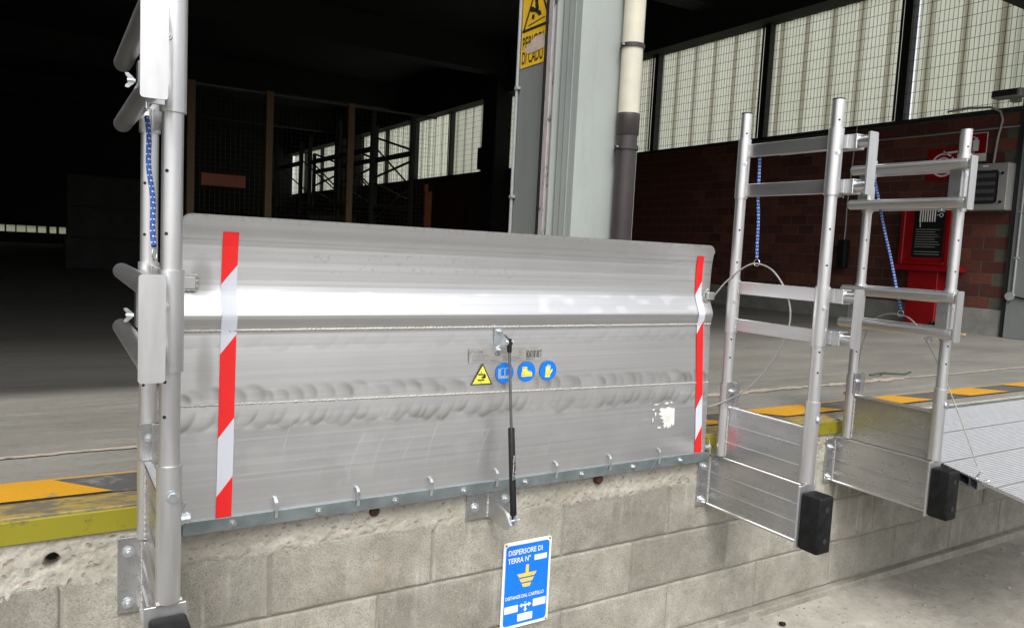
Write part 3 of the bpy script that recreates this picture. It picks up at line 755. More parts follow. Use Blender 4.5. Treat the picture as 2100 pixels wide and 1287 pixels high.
obj('clevis_pin', T([(.693, -.056, .569), (.722, -.056, .569)], .0045, 10), M['zinc'], TB, smooth=True)
for z in (.597, .538): hexbolt('bolt', TB, (.697, py_at(.57)-.0045, z), (0, -1, 0), .0075, M['zinc'], .008, .016)

# ------------------------------------------------------------------ guard frames
def guard(X, label, ext_side, ext_y0, ext_y1, mirror=False, bumper=True, group=None):
    t = thing('side_guard', label, 'guard frame', (X, 0, -.10), 'aluminium guard frames beside the dock plates')
    YF, YR = -.445, -.06
    def tb(name, pts, r, mat='alu', n=20, sm=True): return obj(name, T([(X+p[0], p[1], p[2]) for p in pts], r, n), M[mat], t, smooth=sm)
    # wall flange and panels
    fx0, fx1 = (X-.060, X+.004) if True else 0
    fl_ = obj('wall_flange', B(fx0, fx1, -.008, .004, -.104, .092, .001), M['panel'], t)
    for z in (.055, -.078): hexbolt('anchor_nut', t, (X-.036, -.008, z), (0, -1, 0), .0095, M['zinc'], .009, .018)
    obj('lower_panel', B(X-.004, X+.004, -.448, -.0085, -.104, .104, .001), M['panel'], t)
    obj('upper_panel', B(X-.004, X+.004, -.425, -.045, .1065, .300, .001), M['panel'], t)
    for z in (-.100, .100, .300): obj('panel_edge', B(X-.011, X+.009, -.446 if z < .2 else -.425, -.010 if z < .2 else -.030, z-.005, z+.005, .002), M['alu_y'], t)
    for z in (-.035, .030) if not mirror else (-.060, .000): obj('panel_rib', B(X-.0075, X-.0035, -.440, -.018, z-.0012, z+.0012), M['alu_y'], t)
    for z in (.165, .235) if not mirror else (.145, .185): obj('panel_rib', B(X-.0075, X-.0035, -.415, -.060, z-.0012, z+.0012), M['alu_y'], t)
    weld('weld_bead', t, (X-.0045, -.0095, .092), (X-.0045, -.0095, -.100), .0045, .005)
    weld('weld_bead', t, (X-.006, YR-.024, .290), (X-.006, YR-.024, .115), .0045, .005)
    # lower sockets
    tb('rear_socket', [(0, YR, .108), (0, YR, .385)], .0225); tb('front_socket', [(0, YF, .112), (0, YF, .395)], .0240)
    obj('rear_lug', B(X+.006, X+.032, YR-.040, YR-.021, .306, .398, .001), M['panel'], t)
    obj('rear_lug', B(X-.020, X+.016, YR-.0255, YR-.0215, .306, .398, .001), M['panel'], t)
    hexbolt('bolt', t, (X+.0, YR-.026, .362), (0, -1, 0), .0065, M['zinc'], .006, .012)
    hexbolt('bolt', t, (X+.004, YF-.024, .335), (0, -1, 0), .0085, M['zinc'], .007, 0)
    # posts
    pr = tb('post', [(0, YR, .385), (0, YR, 1.398)], .0195); pf = tb('post', [(0, YF, .395), (0, YF, 1.398)], .0200)
    for p, y in ((pr, YR), (pf, YF)):
        obj('end_cap', T([(X, y, 1.398), (X, y, 1.4015)], .0205, 20), M['blackplastic'], p, smooth=True)
        for z in (.49, .85, .97, 1.325, .82-.26):
            zz = z+.006*(y < -.2); aa = -1 if y < -.2 else -1
            obj('pin_hole', T([(X-.0195*.55-.0006, y-.0195*.80, zz), (X-.0195*.55-.0014, y-.0195*.86, zz)], .0036, 8), M['hole'], p)
    # two pairs of rails welded between sleeves
    for z0, z1 in ((.585, .785), (1.088, 1.305)):
        sr = tb('sleeve', [(0, YR, z0), (0, YR, z1)], .0235); sf = tb('sleeve', [(0, YF, z0), (0, YF, z1)], .0245)
        hexbolt('bolt', sf, (X-.013, YF-.021, (z0+z1)/2+.03), (-.5, -.85, 0), .0055, M['zinc'], .004, .006)
        hexbolt('bolt', sr, (X-.013, YR-.020, (z0+z1)/2+.02), (-.5, -.85, 0), .0050, M['zinc'], .004, .006)
        zs = (z0+.030, z1-.030) if z0 < 1 else (z0+.030, z1-.042)
        for z in zs:
            rl = obj('cross_rail', B(X+.004, X+.022, YF+.020, YR-.016, z-.0235, z+.0235, .002), M['alu_y'], t)
            weld('weld_bead', rl, (X-.002, YR-.022, z+.024), (X-.002, YR-.022, z-.024), .0042, .005)
            # extension tube through a clamp block
            ex = X+ext_side*.048
            et = obj('extension_rail', T([(ex, ext_y0, z), (ex, ext_y0-.006, z), (ex, ext_y1, z)], .0205, 18, True, [.015, .0205, .0205]), M['alu_y'], t, smooth=True)
            obj('clamp_block', B(min(ex, X+ext_side*.018)-.0, max(ex, X+ext_side*.018), YF-.032, YF-.022 if ext_side < 0 else YF+.035, z-.022, z+.022, .001), M['alu_y'], t)
            if ext_side > 0: obj('clamp_block', B(ex-.022, ex+.022, YF-.060, YF+.03, z-.0245, z+.0245, .002), M['alu_y'], t)
            else: obj('tube_collar', T([(ex, ext_y1+.035, z), (ex, ext_y1+.012, z)], .0218, 18), M['alu'], t, smooth=True)
        zc = (z0+z1)/2
        bm = BM(); prism(bm, rrect(-.0225, .0225, zs[0]-.028, zs[1]+.028, .006, 3), (ex, 0, 0), X1, Z1, -Y1, -ext_y1, -ext_y1+.006)
        obj('end_plate', bm, M['alu'], t)
        # backing strap between the tubes and a wing nut
        if ext_side < 0:
            for yy in (YF+.012, YR+.010):
                obj('clamp_strap', B(X-.0275, X-.0235, yy-.022, yy+.022, zs[0]+.014, zs[1]-.014), M['panel'], t)
        bm = BM(); zz = zs[0]-.022 if z0 < 1 or True else zc; cx = ex
        for s in (-1, 1):
            prism(bm, [(0, 0), (s*.005, .002), (s*.014, -.008), (s*.013, -.014), (s*.008, -.012), (s*.002, -.006)], (cx, ext_y1+.10, zz), Y1, Z1, X1, -.0015, .0015)
        tube(bm, [(cx, ext_y1+.10, zz+.002), (cx, ext_y1+.10, zz-.010)], .004, 8); obj('wing_nut', bm, M['zinc'], t)
        if ext_side < 0 and not mirror:
            bm = BM()
            for s in (-1, 1):
                prism(bm, [(0, 0), (s*.005, .002), (s*.014, -.008), (s*.013, -.014), (s*.008, -.012), (s*.002, -.006)], (ex-.020, ext_y1+.15, zc-.055 if z0 > 1 else zc+.01), Z1, -X1*-1, Y1, -.0015, .0015)
            tube(bm, [(ex-.016, ext_y1+.15, zc-.055 if z0 > 1 else zc+.01), (ex-.030, ext_y1+.15, zc-.055 if z0 > 1 else zc+.01)], .004, 8); obj('wing_nut', bm, M['zinc'], t)
    # bumper plate and rubber bumper
    obj('bumper_plate', B(X-.046, X+.034, -.457, -.449, -.110, .108, .001), M['alu'], t)
    weld('weld_bead', t, (X-.024, YF-.012, .112), (X+.026, YF-.008, .114), .0065, .005)
    rb = obj('rubber_bumper', B(X-.038, X+.034, -.535, -.4575, -.108, .088, .009, 3), M['rubber'], t, smooth=True)
    for z in (.045, -.062):
        obj('bolt_hole', T([(X-.002, -.5352, z), (X-.002, -.5362, z)], .0105, 16), M['hole'], rb)
    return t
guard(-.318, 'aluminium guard frame left of the upright dock plate, nearest the camera and seen end on', -1, .075, -.575)
guard(1.690, 'middle aluminium guard frame at the right end of the upright dock plate', 1, -.18, -.545)
guard(2.470, 'rightmost aluminium guard frame, beside the lowered ribbed ramp, rails on its near side', -1, -.005, -.505, True)

# ------------------------------------------------------------------ bungee cords and steel cables
def bungee(p0, p1, label, ringax):
    t = thing('bungee_cord', label, 'bungee cord', p1)
    p0, p1 = Vector(p0), Vector(p1); L = (p1-p0).length; n = int(L/.0055)
    obj('cord', T([p0.lerp(p1, k/30)+Vector((.002*math.sin(k*.4), 0, 0)) for k in range(31)], .0052, 8), M['rope_blue'], t, smooth=True)
    bm = BM(); d = (p1-p0).normalized()
    k = 0; m = int(L/.0125)
    for k in range(m):
        c = p0.lerp(p1, (k+.5)/m)+Vector((.002*math.sin((k+.5)/m*30*.4), 0, 0))
        for s in (0, 1):
            an = s*PI+(.3 if k % 2 else -.2)
            for q in range(3):
                ang = an+q*2.1; nrm = (ring(c, d, 1, 16)[int(ang/(2*PI)*16) % 16]-c)
                cc = c+nrm*.0050; tq = d.cross(nrm)
                vs = [bm.verts.new(cc+d*u*.0014+tq*w*.0016+nrm*.0006) for u, w in ((-1, -1), (1, -1), (1, 1), (-1, 1))]; bm.faces.new(vs)
    obj('white_flecks', bm, M['rope_white'], t)
    rr = .0125; c = p1-Vector((0, 0, rr+.003))
    obj('split_ring', T([c+(Vector(ringax)*math.cos(a)+Z1*math.sin(a))*rr for a in [2*PI*k/20 for k in range(21)]], .0014, 6, False), M['zinc'], t, smooth=True)
    return t
bungee((1.712, -.112, 1.262), (1.700, -.150, .868), 'blue and white bungee cord hanging in the middle guard frame, ring at its lower end', (0, 1, 0))
bungee((2.452, -.085, 1.245), (2.452, -.262, .690), 'blue and white bungee cord hanging slanted in the rightmost guard frame', (0, 1, 0))
bungee((-.345, -0.258, 1.099), (-.345, -0.415, 0.830), 'blue and white bungee cord between the posts of the left guard frame', (.4, .9, 0))
def cable(pts, label, r=.0028, extra=None, n=8):
    P = [Vector(p) for p in pts]; out = []
    for i in range(len(P)-1):
        a, b, c, d = P[max(i-1, 0)], P[i], P[i+1], P[min(i+2, len(P)-1)]
        for k in range(n):
            t = k/n; out.append(.5*((2*b)+(c-a)*t+(2*a-5*b+4*c-d)*t*t+(3*b-a-3*c+d)*t**3))
    out.append(P[-1])
    o = obj('steel_cable', T(out, r, 7), M['cable'], smooth=True); tag(o, label, 'cable'); recenter(o); return o
cable([(1.645, -.004, .716), (1.66, -.05, .778), (1.68, -.12, .838), (1.70, -.165, .848), (1.70, -.235, .820), (1.70, -.300, .738), (1.70, -.315, .640), (1.695, -.27, .52), (1.685, -.18, .400), (1.67, -.08, .325), (1.64, -.02, .292)],
      'looped steel cable from the middle guard frame ring back to the upright plate', .0030)
cable([(2.59, .0, .30), (2.56, -.03, .48), (2.53, -.08, .60), (2.50, -.15, .655), (2.47, -.250, .668), (2.47, -.32, .635), (2.50, -.40, .50), (2.54, -.48, .31), (2.57, -.56, .105)],
      'steel cable running down from the rightmost guard frame to the shackle on the lowered ramp', .0026)
o = obj('shackle', T([(2.560+.012*math.cos(a)*.8, -.575-.010*math.sin(a), .072+.020*math.sin(a)*.9+.004) for a in [2*PI*k/18 for k in range(19)]], .0030, 8, False), M['zinc'], smooth=True)
tag(o, 'zinc shackle joining the steel cable to the edge of the lowered ramp', 'shackle'); recenter(o)
o = obj('shackle', T([(2.566+.010*math.cos(a), -.595-.020*math.sin(a)*.9, .055+.008*math.sin(a)) for a in [2*PI*k/18 for k in range(19)]], .0030, 8, False), M['zinc'], smooth=True)
tag(o, 'lower zinc shackle lying flat on the edge of the lowered ramp', 'shackle'); recenter(o)

# ------------------------------------------------------------------ lowered ramp at the right
RP = thing('lowered_ramp', 'lowered ribbed aluminium ramp plate sloping out over the yard at the right edge', 'ramp', (3.5, 0, .10))
RX0, RX1 = 2.548, 4.428
rt = [(-.02, .166), (-.395, .094), (-.586, .056), (-.78, .022), (-.90, .0)]
def rz(y): return float(np.interp(-y, [-q[0] for q in rt], [q[1] for q in rt]))
# ribbed upper skin: real ridges along x
ys = []; y = -.022
bm = BM(); prev = None; k = 0
while y > -.90:
    for dy, h in ((0, 0), (.0022, .0026), (.0050, .0026), (.0072, 0)):
        yy = y-dy; zz = rz(yy)+h
        a = bm.verts.new((RX0, yy, zz)); b = bm.verts.new((RX1, yy, zz))
        if prev: bm.faces.new((prev[0], a, b, prev[1]))
        prev = (a, b)
    k += 1; y -= .0105 if k % 19 else .020
obj('ribbed_deck', bm, M['alu'], RP)
def slabpoly(y0, y1, t0, t1): return [(y0, rz(y0)-t0), (y1, rz(y1)-t0), (y1, rz(y1)-t1), (y0, rz(y0)-t1)]
bm = BM(); prism(bm, slabpoly(-.02, -.59, .0005, .0045), (RX0, 0, 0), Y1, Z1, X1, 0, RX1-RX0); obj('top_skin', bm, M['alu_y'], RP)
bm = BM(); prism(bm, slabpoly(-.02, -.575, .040, .044), (RX0, 0, 0), Y1, Z1, X1, 0, RX1-RX0); obj('bottom_skin', bm, M['alu_y'], RP)
for yy in (-.03, -.10, -.17, -.24, -.31, -.385, -.44, -.495, -.545, -.577):
    bm = BM(); prism(bm, slabpoly(yy, yy-.0035, .0046, .0398), (RX0, 0, 0), Y1, Z1, X1, 0, RX1-RX0); obj('web', bm, M['panel'], RP)
bm = BM(); prism(bm, [(yy, rz(yy)-.0005) for yy in (-.592, -.70, -.78, -.90)]+[(yy, rz(yy)-.010) for yy in (-.90, -.78, -.70, -.592)], (RX0, 0, 0), Y1, Z1, X1, 0, RX1-RX0); obj('lip', bm, M['alu_y'], RP)
obj('hinge_rail', B(RX0-.02, RX1, -.018, .006, .150, .1705, .001), M['galv'], RP)
for x in np.arange(2.62, 4.4, .232):
    bm = BM(); prism(bm, [(x-.002, -.016), (x+.003, -.016), (x+.045, -.055), (x+.040, -.055)], (0, 0, .1645), X1, Y1-Z1*-.18, Z1, .003, .0045); obj('retaining_hook', bm, M['darksteel'], RP)

# ------------------------------------------------------------------ earthing sign on the wall
ES = thing('earthing_sign', 'blue and white earthing point sign with yellow earth symbol, screwed to the block wall', 'sign', (.854, 0, -.41))
ex, ez = .854, -.262
def E_(u, v): return (ex+u, -.0065, ez+v)
bm = BM(); prism(bm, rrect(-.0955, .0955, -.150, .150, .008), (ex, 0, ez), X1, Z1, -Y1, .002, .0055); obj('sign_plate', bm, M['white'], ES)
decal('blue_field', [rrect(-.0865, .0865, -.139, .139, .012)], M['blue'], ES, E_(0, 0), X1, Z1, -Y1, 0)
def es(t, u, v, s, sx=1.0, al='LEFT'): return text('lettering', t, s, M['white'], ES, E_(u, v), X1, Z1, -Y1, .0004, al, sx)
es('DISPERSORE DI', -.078, .106, .0255, .80); es('TERRA N\u00B0', -.078, .078, .0255, .80)
es('DISTANZE DAL CARTELLO', -.0815, -.048, .0165, .78)
for q_ in [[(.027, .075), (.078, .075), (.078, .094), (.027, .094)], [(-.083, -.095), (-.030, -.095), (-.030, -.070), (-.083, -.070)], [(.030, -.088), (.082, -.088), (.082, -.062), (.030, -.062)], [(-.030, -.130), (.030, -.130), (.030, -.104), (-.030, -.104)]]: decal('blank_panel', [q_], M['white'], ES, E_(0, 0), X1, Z1, -Y1, .0004)
decal('earth_symbol', [[(-.0055, .065), (.0055, .065), (.0055, .036), (-.0055, .036)], [(-.039, .036), (.039, .036), (.031, .024), (-.031, .024)], [(-.029, .018), (.029, .018), (.022, .006), (-.022, .006)], [(-.019, .000), (.019, .000), (.013, -.012), (-.013, -.012)]], M['orange_ink'], ES, E_(0, .0), X1, Z1, -Y1, .0004)
decal('arrow_symbol', [[(-.024, -.076), (-.014, -.068), (-.014, -.073), (.012, -.073), (.012, -.068), (.024, -.076), (.012, -.084), (.012, -.079), (-.014, -.079), (-.014, -.084)], [(-.003, -.079), (.003, -.079), (.003, -.090), (.008, -.090), (0, -.100), (-.008, -.090), (-.003, -.090)]], M['white'], ES, E_(0, 0), X1, Z1, -Y1, .0004)
es('MT.', .0, -.070, .0075, 1.0, 'CENTER')
for u in (-.087, .087):
    for v in (-.143, .143): obj('screw', T([E_(u, v), (ex+u, -.0085, ez+v)], .0035, 8), M['leaf'], ES)

# ------------------------------------------------------------------ central column with door rail, downpipe, danger sign
CO = thing('column', 'pale grey concrete column behind the dock plate with flaking door rail on its left side', 'column', (1.68, .8, FZ))
obj('front_pier', B(1.500, 1.862, .750, .898, FZ, 4.9, .004), M['column'], CO)
obj('groove', B(1.4965, 1.4995, .800, .806, FZ, 4.9), M['column'], CO)
obj('groove', B(1.4965, 1.4995, .845, .850, FZ, 4.9), M['column_dark'], CO)
obj('rear_pier', B(1.505, 1.850, .998, 1.300, FZ, 4.9, .004), M['column_dark'], CO)
obj('pier_core', B(1.56, 1.845, .8985, .9975, FZ, 4.9), M['column_dark'], CO)
obj('door_rail', B(1.480, 1.558, .918, .928, FZ, 4.9, .001), M['column'], CO)
obj('door_rail', B(1.474, 1.558, .948, .985, FZ, 4.9, .002), M['flaky'], CO)
obj('rubber_seal', B(1.466, 1.500, .987, .9965, FZ, 4.9, .001), M['blackplastic'], CO)
DP = thing('downpipe', 'rainwater downpipe on the column front, cream above and dark brown below', 'pipe', (1.765, .69, FZ))
pxc, pyc = 1.752, .700
obj('lower_pipe', T([(pxc, pyc, FZ), (pxc, pyc, 1.46)], .0475, 24), M['pvc_brown'], DP, smooth=True)
obj('socket', T([(pxc, pyc, 1.40), (pxc, pyc, 1.405), (pxc, pyc, 1.475), (pxc, pyc, 1.49), (pxc, pyc, 1.50)], .052, 24, True, [.049, .0515, .0515, .0535, .051]), M['pvc_brown'], DP, smooth=True)
obj('upper_pipe', T([(pxc, pyc, 1.50), (pxc, pyc, 4.8)], .0490, 24), M['pvc_white'], DP, smooth=True)
obj('upper_socket', T([(pxc, pyc, 2.02), (pxc, pyc, 2.09), (pxc, pyc, 2.10)], .0525, 24, True, [.0525, .0525, .049]), M['pvc_white'], DP, smooth=True)
for z, mm in ((1.345, 'pvc_brown'), (1.80, 'pvc_brown')):
    bm = T([(pxc, pyc, z-.009), (pxc, pyc, z+.009)], .0555, 24); box(bm, pxc-.068, pxc-.05, pyc-.006, pyc+.006, z-.008, z+.008, .002); box(bm, pxc+.05, pxc+.066, pyc-.006, pyc+.006, z-.008, z+.008, .002)
    obj('pipe_clip', bm, M[mm], DP, smooth=True)
    obj('clip_screw', T([(pxc-.060, pyc-.006, z), (pxc-.060, pyc-.012, z)], .005, 8), M['bolt'], DP)
CD = thing('conduit', 'thin grey conduit running up the left edge of the central column', 'conduit', (1.496, 1.27, FZ))
obj('conduit_pipe', T([(1.494, 1.272, FZ), (1.494, 1.272, 4.8)], .0085, 10), M['conduit'], CD, smooth=True)
for z in (1.12, 1.66, 2.3):
    obj('saddle_clip', B(1.483, 1.5045, 1.252, 1.282, z-.008, z+.008, .002), M['conduit'], CD)
# danger sign, on the -x face of the rear pier (u runs from far to near = -y)
DS = thing('danger_sign', 'yellow danger of falling sign on the side of the central column, partly peeled', 'sign', (1.50, 1.15, 1.755))
sx_ = 1.5045
obj('sign_plate', B(sx_-.0025, sx_+.0003, 1.000, 1.262, 1.755, 2.22), simple('deep_yellow_sign', (.72, .44, .02), .5, 0, .1, 8), DS)
def D_(u, v): return (sx_-.0031, 1.262-u, 1.755+v)     # u from the far edge toward the viewer
UD, VD, ND = -Y1, Z1, -X1
decal('triangle_border', [line_poly((.012, .175), (.131, .400), .013), line_poly((.131, .400), (.250, .175), .013), line_poly((.004, .178), (.258, .178), .014)], M['ink'], DS, D_(0, 0), UD, VD, ND, 0)
decal('falling_figure', [circ(.098, .232, .013, 14), [(.085, .285), (.165, .245), (.172, .228), (.150, .226), (.118, .250), (.070, .262), (.060, .285)], [(.110, .285), (.135, .30), (.148, .262), (.128, .250)], [(.118, .295), (.140, .300), (.175, .375), (.160, .378)], [(.110, .290), (.128, .296), (.112, .370), (.100, .365)], line_poly((.060, .198), (.200, .212), .005)], M['ink'], DS, D_(0, 0), UD, VD, ND, .0006)
text('lettering', 'PERICOLO', .085, M['ink'], DS, D_(.010, .088), UD, VD, ND, .0006, 'LEFT', .62)
text('lettering', 'DI CADUTA', .085, M['ink'], DS, D_(.010, .018), UD, VD, ND, .0006, 'LEFT', .55)
decal('peeled_patch', [[(.035, .088), (.060, .100), (.095, .120), (.130, .132), (.190, .136), (.215, .120), (.215, .068), (.150, .062), (.110, .060), (.060, .062), (.045, .075)]], simple('peeled_backing', (.50, .40, .33), .8, 0, .2, 20), DS, D_(0, 0), UD, VD, ND, .0012)

# ------------------------------------------------------------------ right wall of the hall (x = 8.2)
WX = 8.2
RW = thing('brick_side_wall', 'long brick side wall of the hall with pale plinth and wire-guarded translucent windows', 'wall', (WX, 8, FZ))
obj('plinth', B(WX-.012, WX+.3, 2.09, 30, FZ-.05, .455, .004), M['plinth'], RW)
obj('mortar_bed', B(WX+.006, WX+.12, 2.09, 30, .4555, 2.56), M['mortar'], RW)
bmesh_b = bpy.data.meshes.new('brick')
tmp = B(0, .02, 0, .243, 0, .119, .002); bmesh.ops.recalc_face_normals(tmp, faces=tmp.faces); tmp.to_mesh(bmesh_b); tmp.free(); bmesh_b.materials.append(M['brick'])
rwl = wloc(RW); nb = 0; far = BM()
for row in range(16):
    z = .458+row*.131; off = (.0 if row % 2 else .128)+random.uniform(-.006, .006)
    for k in range(-1, 112):
        y = 2.10+off+k*.255
        if y < 2.0995 and k == -1: continue
        if k <= 17 and nb < 290:
            o = bpy.data.objects.new('brick', bmesh_b); C.objects.link(o); o.parent = RW; o.location = Vector((WX-.001+random.uniform(0, .004), y, z))-rwl; nb += 1
        else: box(far, WX, WX+.02, y, y+.243, z, z+.119)
o = obj('distant_bricks', far, M['brick'], RW); o['kind'] = 'stuff'
obj('sill_beam', B(WX-.03, WX+.125, 2.09, 30, 2.561, 2.605, .003), M['darksteel'], RW)
obj('head_beam', B(WX-.25, WX+.125, 1.3, 30, 4.185, 5.2), M['darkwall'], RW)
edges = [1.33, 3.46, 5.54, 7.84, 9.95, 12.05, 13.35, 15.45, 17.6, 19.75, 21.9, 24.0, 26.1, 28.2, 30.0]
def corrug(y0, y1):
    bm = BM(); y = y0; prev = None
    while y < y1:
        for dy, dx in ((0, .082), (.055, .082), (.085, .095), (.125, .095), (.155, .082)):
            yy = min(y+dy, y1); a = bm.verts.new((WX+dx, yy, 2.60)); b = bm.verts.new((WX+dx, yy, 4.19))
            if prev: bm.faces.new((prev[0], a, b, prev[1]))
            prev = (a, b)
        y += .205
    return bm
for i in range(len(edges)-1):
    y0, y1 = edges[i]+.04, edges[i+1]-.04
    p = obj('window', B(WX-.02, WX+.12, y0-.08-.006, y0+.006, 2.606, 4.184), M['darksteel'], RW)
    obj('corrugated_pane', corrug(y0, y1), M['sheet'], p)
    bm = BM(); y = y0+.03; big = y1 < 16
    while y < y1:
        box(bm, WX-.036, WX-.031, y-.0017, y+.0017, 2.61, 4.18); y += .052 if big else .15
    z = 2.66
    while z < 4.18:
        box(bm, WX-.041, WX-.0365, y0, y1, z-.0019, z+.0019); z += .125 if big else .25
    o = obj('wire_guard', bm, M['wire'], p); o['kind'] = 'stuff'
    obj('guard_bar', B(WX-.045, WX-.030, y0+.005, y0+.030, 2.606, 4.184), M['darksteel'], p)
    obj('guard_bar', B(WX-.045, WX-.030, y1-.030, y1-.005, 2.606, 4.184), M['darksteel'], p)
    # overlap ribs of the sheeting, every second crest doubled
    bm = BM(); y = y0+.22
    while y < y1-.1: box(bm, WX+.100, WX+.104, y-.035, y+.035, 2.60, 4.19); y += .41
    obj('sheet_overlap', bm, M['sheet2'], p)
for y in (12.70, 22.0): 
    o = obj('hall_pillar', B(7.74, 8.14, y-.30, y+.30, FZ, 4.95, .01), M['darkwall']); tag(o, 'dark hall pillar standing against the side wall, seen just left of the central column' if y < 20 else 'far dark hall pillar against the side wall, among the storage racks', 'pillar'); recenter(o)
# right-hand pilaster at the picture edge
PI_ = thing('pilaster', 'grey concrete pilaster at the right edge of the photo beside the brick wall', 'column', (8.4, 1.5, FZ))
obj('pilaster_body', B(8.150, 8.70, .75, 2.040, FZ, 4.9, .006), M['column_dark'], PI_)
obj('drain_channel', B(8.175, 8.235, 2.0405, 2.089, FZ, 4.9), M['darksteel'], PI_)
CP = thing('conduit', 'thin white conduit with a round junction disc on the right-hand grey pilaster', 'conduit', (8.14, 2.0, .6))
obj('conduit_pipe', T([(8.138, 1.975, .62), (8.138, 1.975, 4.8)], .011, 8), M['conduit'], CP, smooth=True)
obj('junction_disc', T([(8.149, 2.0, .615), (8.125, 2.0, .615)], .045, 22), M['conduit'], CP, smooth=True)
obj('dark_cable', T([(8.14, 1.96, .615), (8.14, 1.86, .60), (8.14, 1.75, .59)], .008, 8), M['blackplastic'], CP)
for z in (1.02, 1.5): obj('saddle_clip', B(8.128, 8.149, 1.95, 2.0, z-.008, z+.008), M['conduit'], CP)
# items on the brick wall
U, V, N = -Y1, Z1, -X1          # u = toward the viewer, so signs read left to right
def wallthing(name, label, cat, y, z): return thing(name, label, cat, (WX, y, z))
HS = wallthing('hose_reel_sign', 'square red hose reel sign with white spiral on the brick wall', 'sign', 2.87, 1.88)
obj('sign_plate', B(WX-.010, WX-.004, 2.70, 3.06, 1.87, 2.23), M['red'], HS)
decal('hose_spiral', [arc(.185, .175, .125, 50, 400, .020, 30), arc(.185, .175, .080, 0, 359, .017, 26), arc(.185, .175, .035, 0, 359, .015, 20), line_poly((.19, .305), (.34, .315), .022), line_poly((.185, .285), (.185, .335), .012)], M['white'], HS, (WX-.0105, 3.06, 1.87), U, V, N, .0)
XS = wallthing('extinguisher_sign', 'red wheeled fire extinguisher sign with white caption, above the grey switch box', 'sign', 2.56, 2.05)
obj('sign_plate', B(WX-.010, WX-.004, 2.415, 2.715, 2.060, 2.370), M['white'], XS)
decal('red_field', [[(.006, .085), (.294, .085), (.294, .304), (.006, .304)]], M['red'], XS, (WX-.0105, 2.715, 2.060), U, V, N, .0)
decal('extinguisher_symbol', [rrect(.15, .215, .115, .235, .012), rrect(.168, .200, .235, .262, .006), arc(.145, .215, .055, 20, 160, .008, 10), line_poly((.095, .235), (.082, .165), .012), arc(.155, .105, .016, 0, 359, .008, 12), line_poly((.10, .285), (.15, .215), .006)], M['white'], XS, (WX-.0105, 2.715, 2.060), U, V, N, .0010)
text('lettering', 'ESTINTORE', .045, M['ink'], XS, (WX-.0105, 2.70, 2.105), U, V, N, .001, 'LEFT', .88)
text('lettering', 'CARRELLATO', .045, M['ink'], XS, (WX-.0105, 2.70, 2.068), U, V, N, .001, 'LEFT', .80)
SB = wallthing('switch_box', 'pale grey electrical box with a smoked black-framed window, mounted on the brick wall', 'electrical box', 2.3, 1.52)
obj('housing', B(WX-.16, WX-.002, 2.095, 2.530, 1.515, 2.010, .008), M['box_grey'], SB)
wf = obj('window_frame', None or (lambda b: prism(b, rrect(.085, .345, .070, .420, .03), (WX-.1605, 2.530, 1.515), U, V, N, -.001, .010))(BM()), M['blackplastic'], SB)
decal('window_glass', [rrect(.098, .332, .083, .407, .022)], M['smoked'], wf, (WX-.1715, 2.530, 1.515), U, V, N, .0005)
for k_, (za, zb) in enumerate(((.345, .385), (.262, .300), (.180, .222), (.105, .135))):
    obj('breaker_row', B(WX-.1728, WX-.1722, 2.21, 2.42, 1.515+za, 1.515+zb), simple('dim_breaker_grey', (.06, .062, .062), .6, 0, .7, 90) if not k_ else bpy.data.materials['dim_breaker_grey'], wf)
for z in (1.60, 1.90): obj('latch', T([(WX-.162, 2.145, z), (WX-.180, 2.145, z)], .014, 10), M['blackplastic'], SB)
obj('name_plate', B(WX-.163, WX-.1605, 2.30, 2.36, 1.975, 1.992), M['white'], SB)
CB = wallthing('conduit', 'bent grey conduit rising from the electrical box to the window sill', 'conduit', 2.3, 2.0)
obj('conduit_pipe', T([(WX-.03, 2.32, 2.011), (WX-.03, 2.30, 2.30), (WX-.03, 2.27, 2.48), (WX-.03, 2.30, 2.57), (WX-.045, 2.40, 2.625), (WX-.06, 2.62, 2.64), (WX-.06, 2.85, 2.63)], .0125, 10), M['conduit'], CB, smooth=True)
LC = obj('cable_run', T([(WX-.018, 2.10, 2.40), (WX-.018, 3.0, 2.395), (WX-.018, 4.6, 2.40)], .008, 8), M['conduit']); tag(LC, 'thin horizontal cable run along the upper brick wall behind the signs', 'cable'); recenter(LC)
FLD = thing('floodlight', 'pale grey floodlight at the window sill near the right edge', 'floodlight', (WX-.15, 2.17, 2.70))
obj('housing', B(WX-.28, WX-.12, 2.00, 2.29, 2.665, 2.745, .01), M['box_grey'], FLD)
obj('glass_face', B(WX-.30, WX-.281, 2.03, 2.27, 2.675, 2.738, .003), M['darksteel'], FLD)
obj('mount', B(WX-.12, WX-.03, 2.10, 2.18, 2.64, 2.69, .004), M['box_grey'], FLD)
HC = thing('hose_cabinet', 'red fire hose cabinet on a red pedestal against the brick wall', 'fire hose cabinet', (WX-.1, 2.87, FZ))
obj('cabinet_box', B(WX-.20, WX-.014, 2.60, 3.18, .90, 1.585, .004), M['red'], HC)
obj('door_frame', B(WX-.222, WX-.2005, 3.135, 3.18, .90, 1.585, .003), M['red'], HC)
obj('door_frame', B(WX-.222, WX-.2005, 2.60, 2.645, .90, 1.585, .003), M['red'], HC)
obj('door_frame', B(WX-.222, WX-.2005, 2.6455, 3.1345, .90, .945, .003), M['red'], HC)
bm = B(WX-.206, WX-.2005, 2.68, 3.03, .99, 1.575); ip = obj('instruction_panel', bm, M['blackplastic'], HC)
decal('hose_reel_symbol', [[(.06+k*.028, .40), (.075+k*.028, .40), (.075+k*.028, .545), (.06+k*.028, .545)] for k in range(7)]+[arc(.305, .475, .02, 0, 359, .008, 14), line_poly((.255, .475), (.29, .475), .006), line_poly((.07, .40), (.075, .34), .010)], M['white'], ip, (WX-.2065, 3.03, .99), U, V, N, .0005)
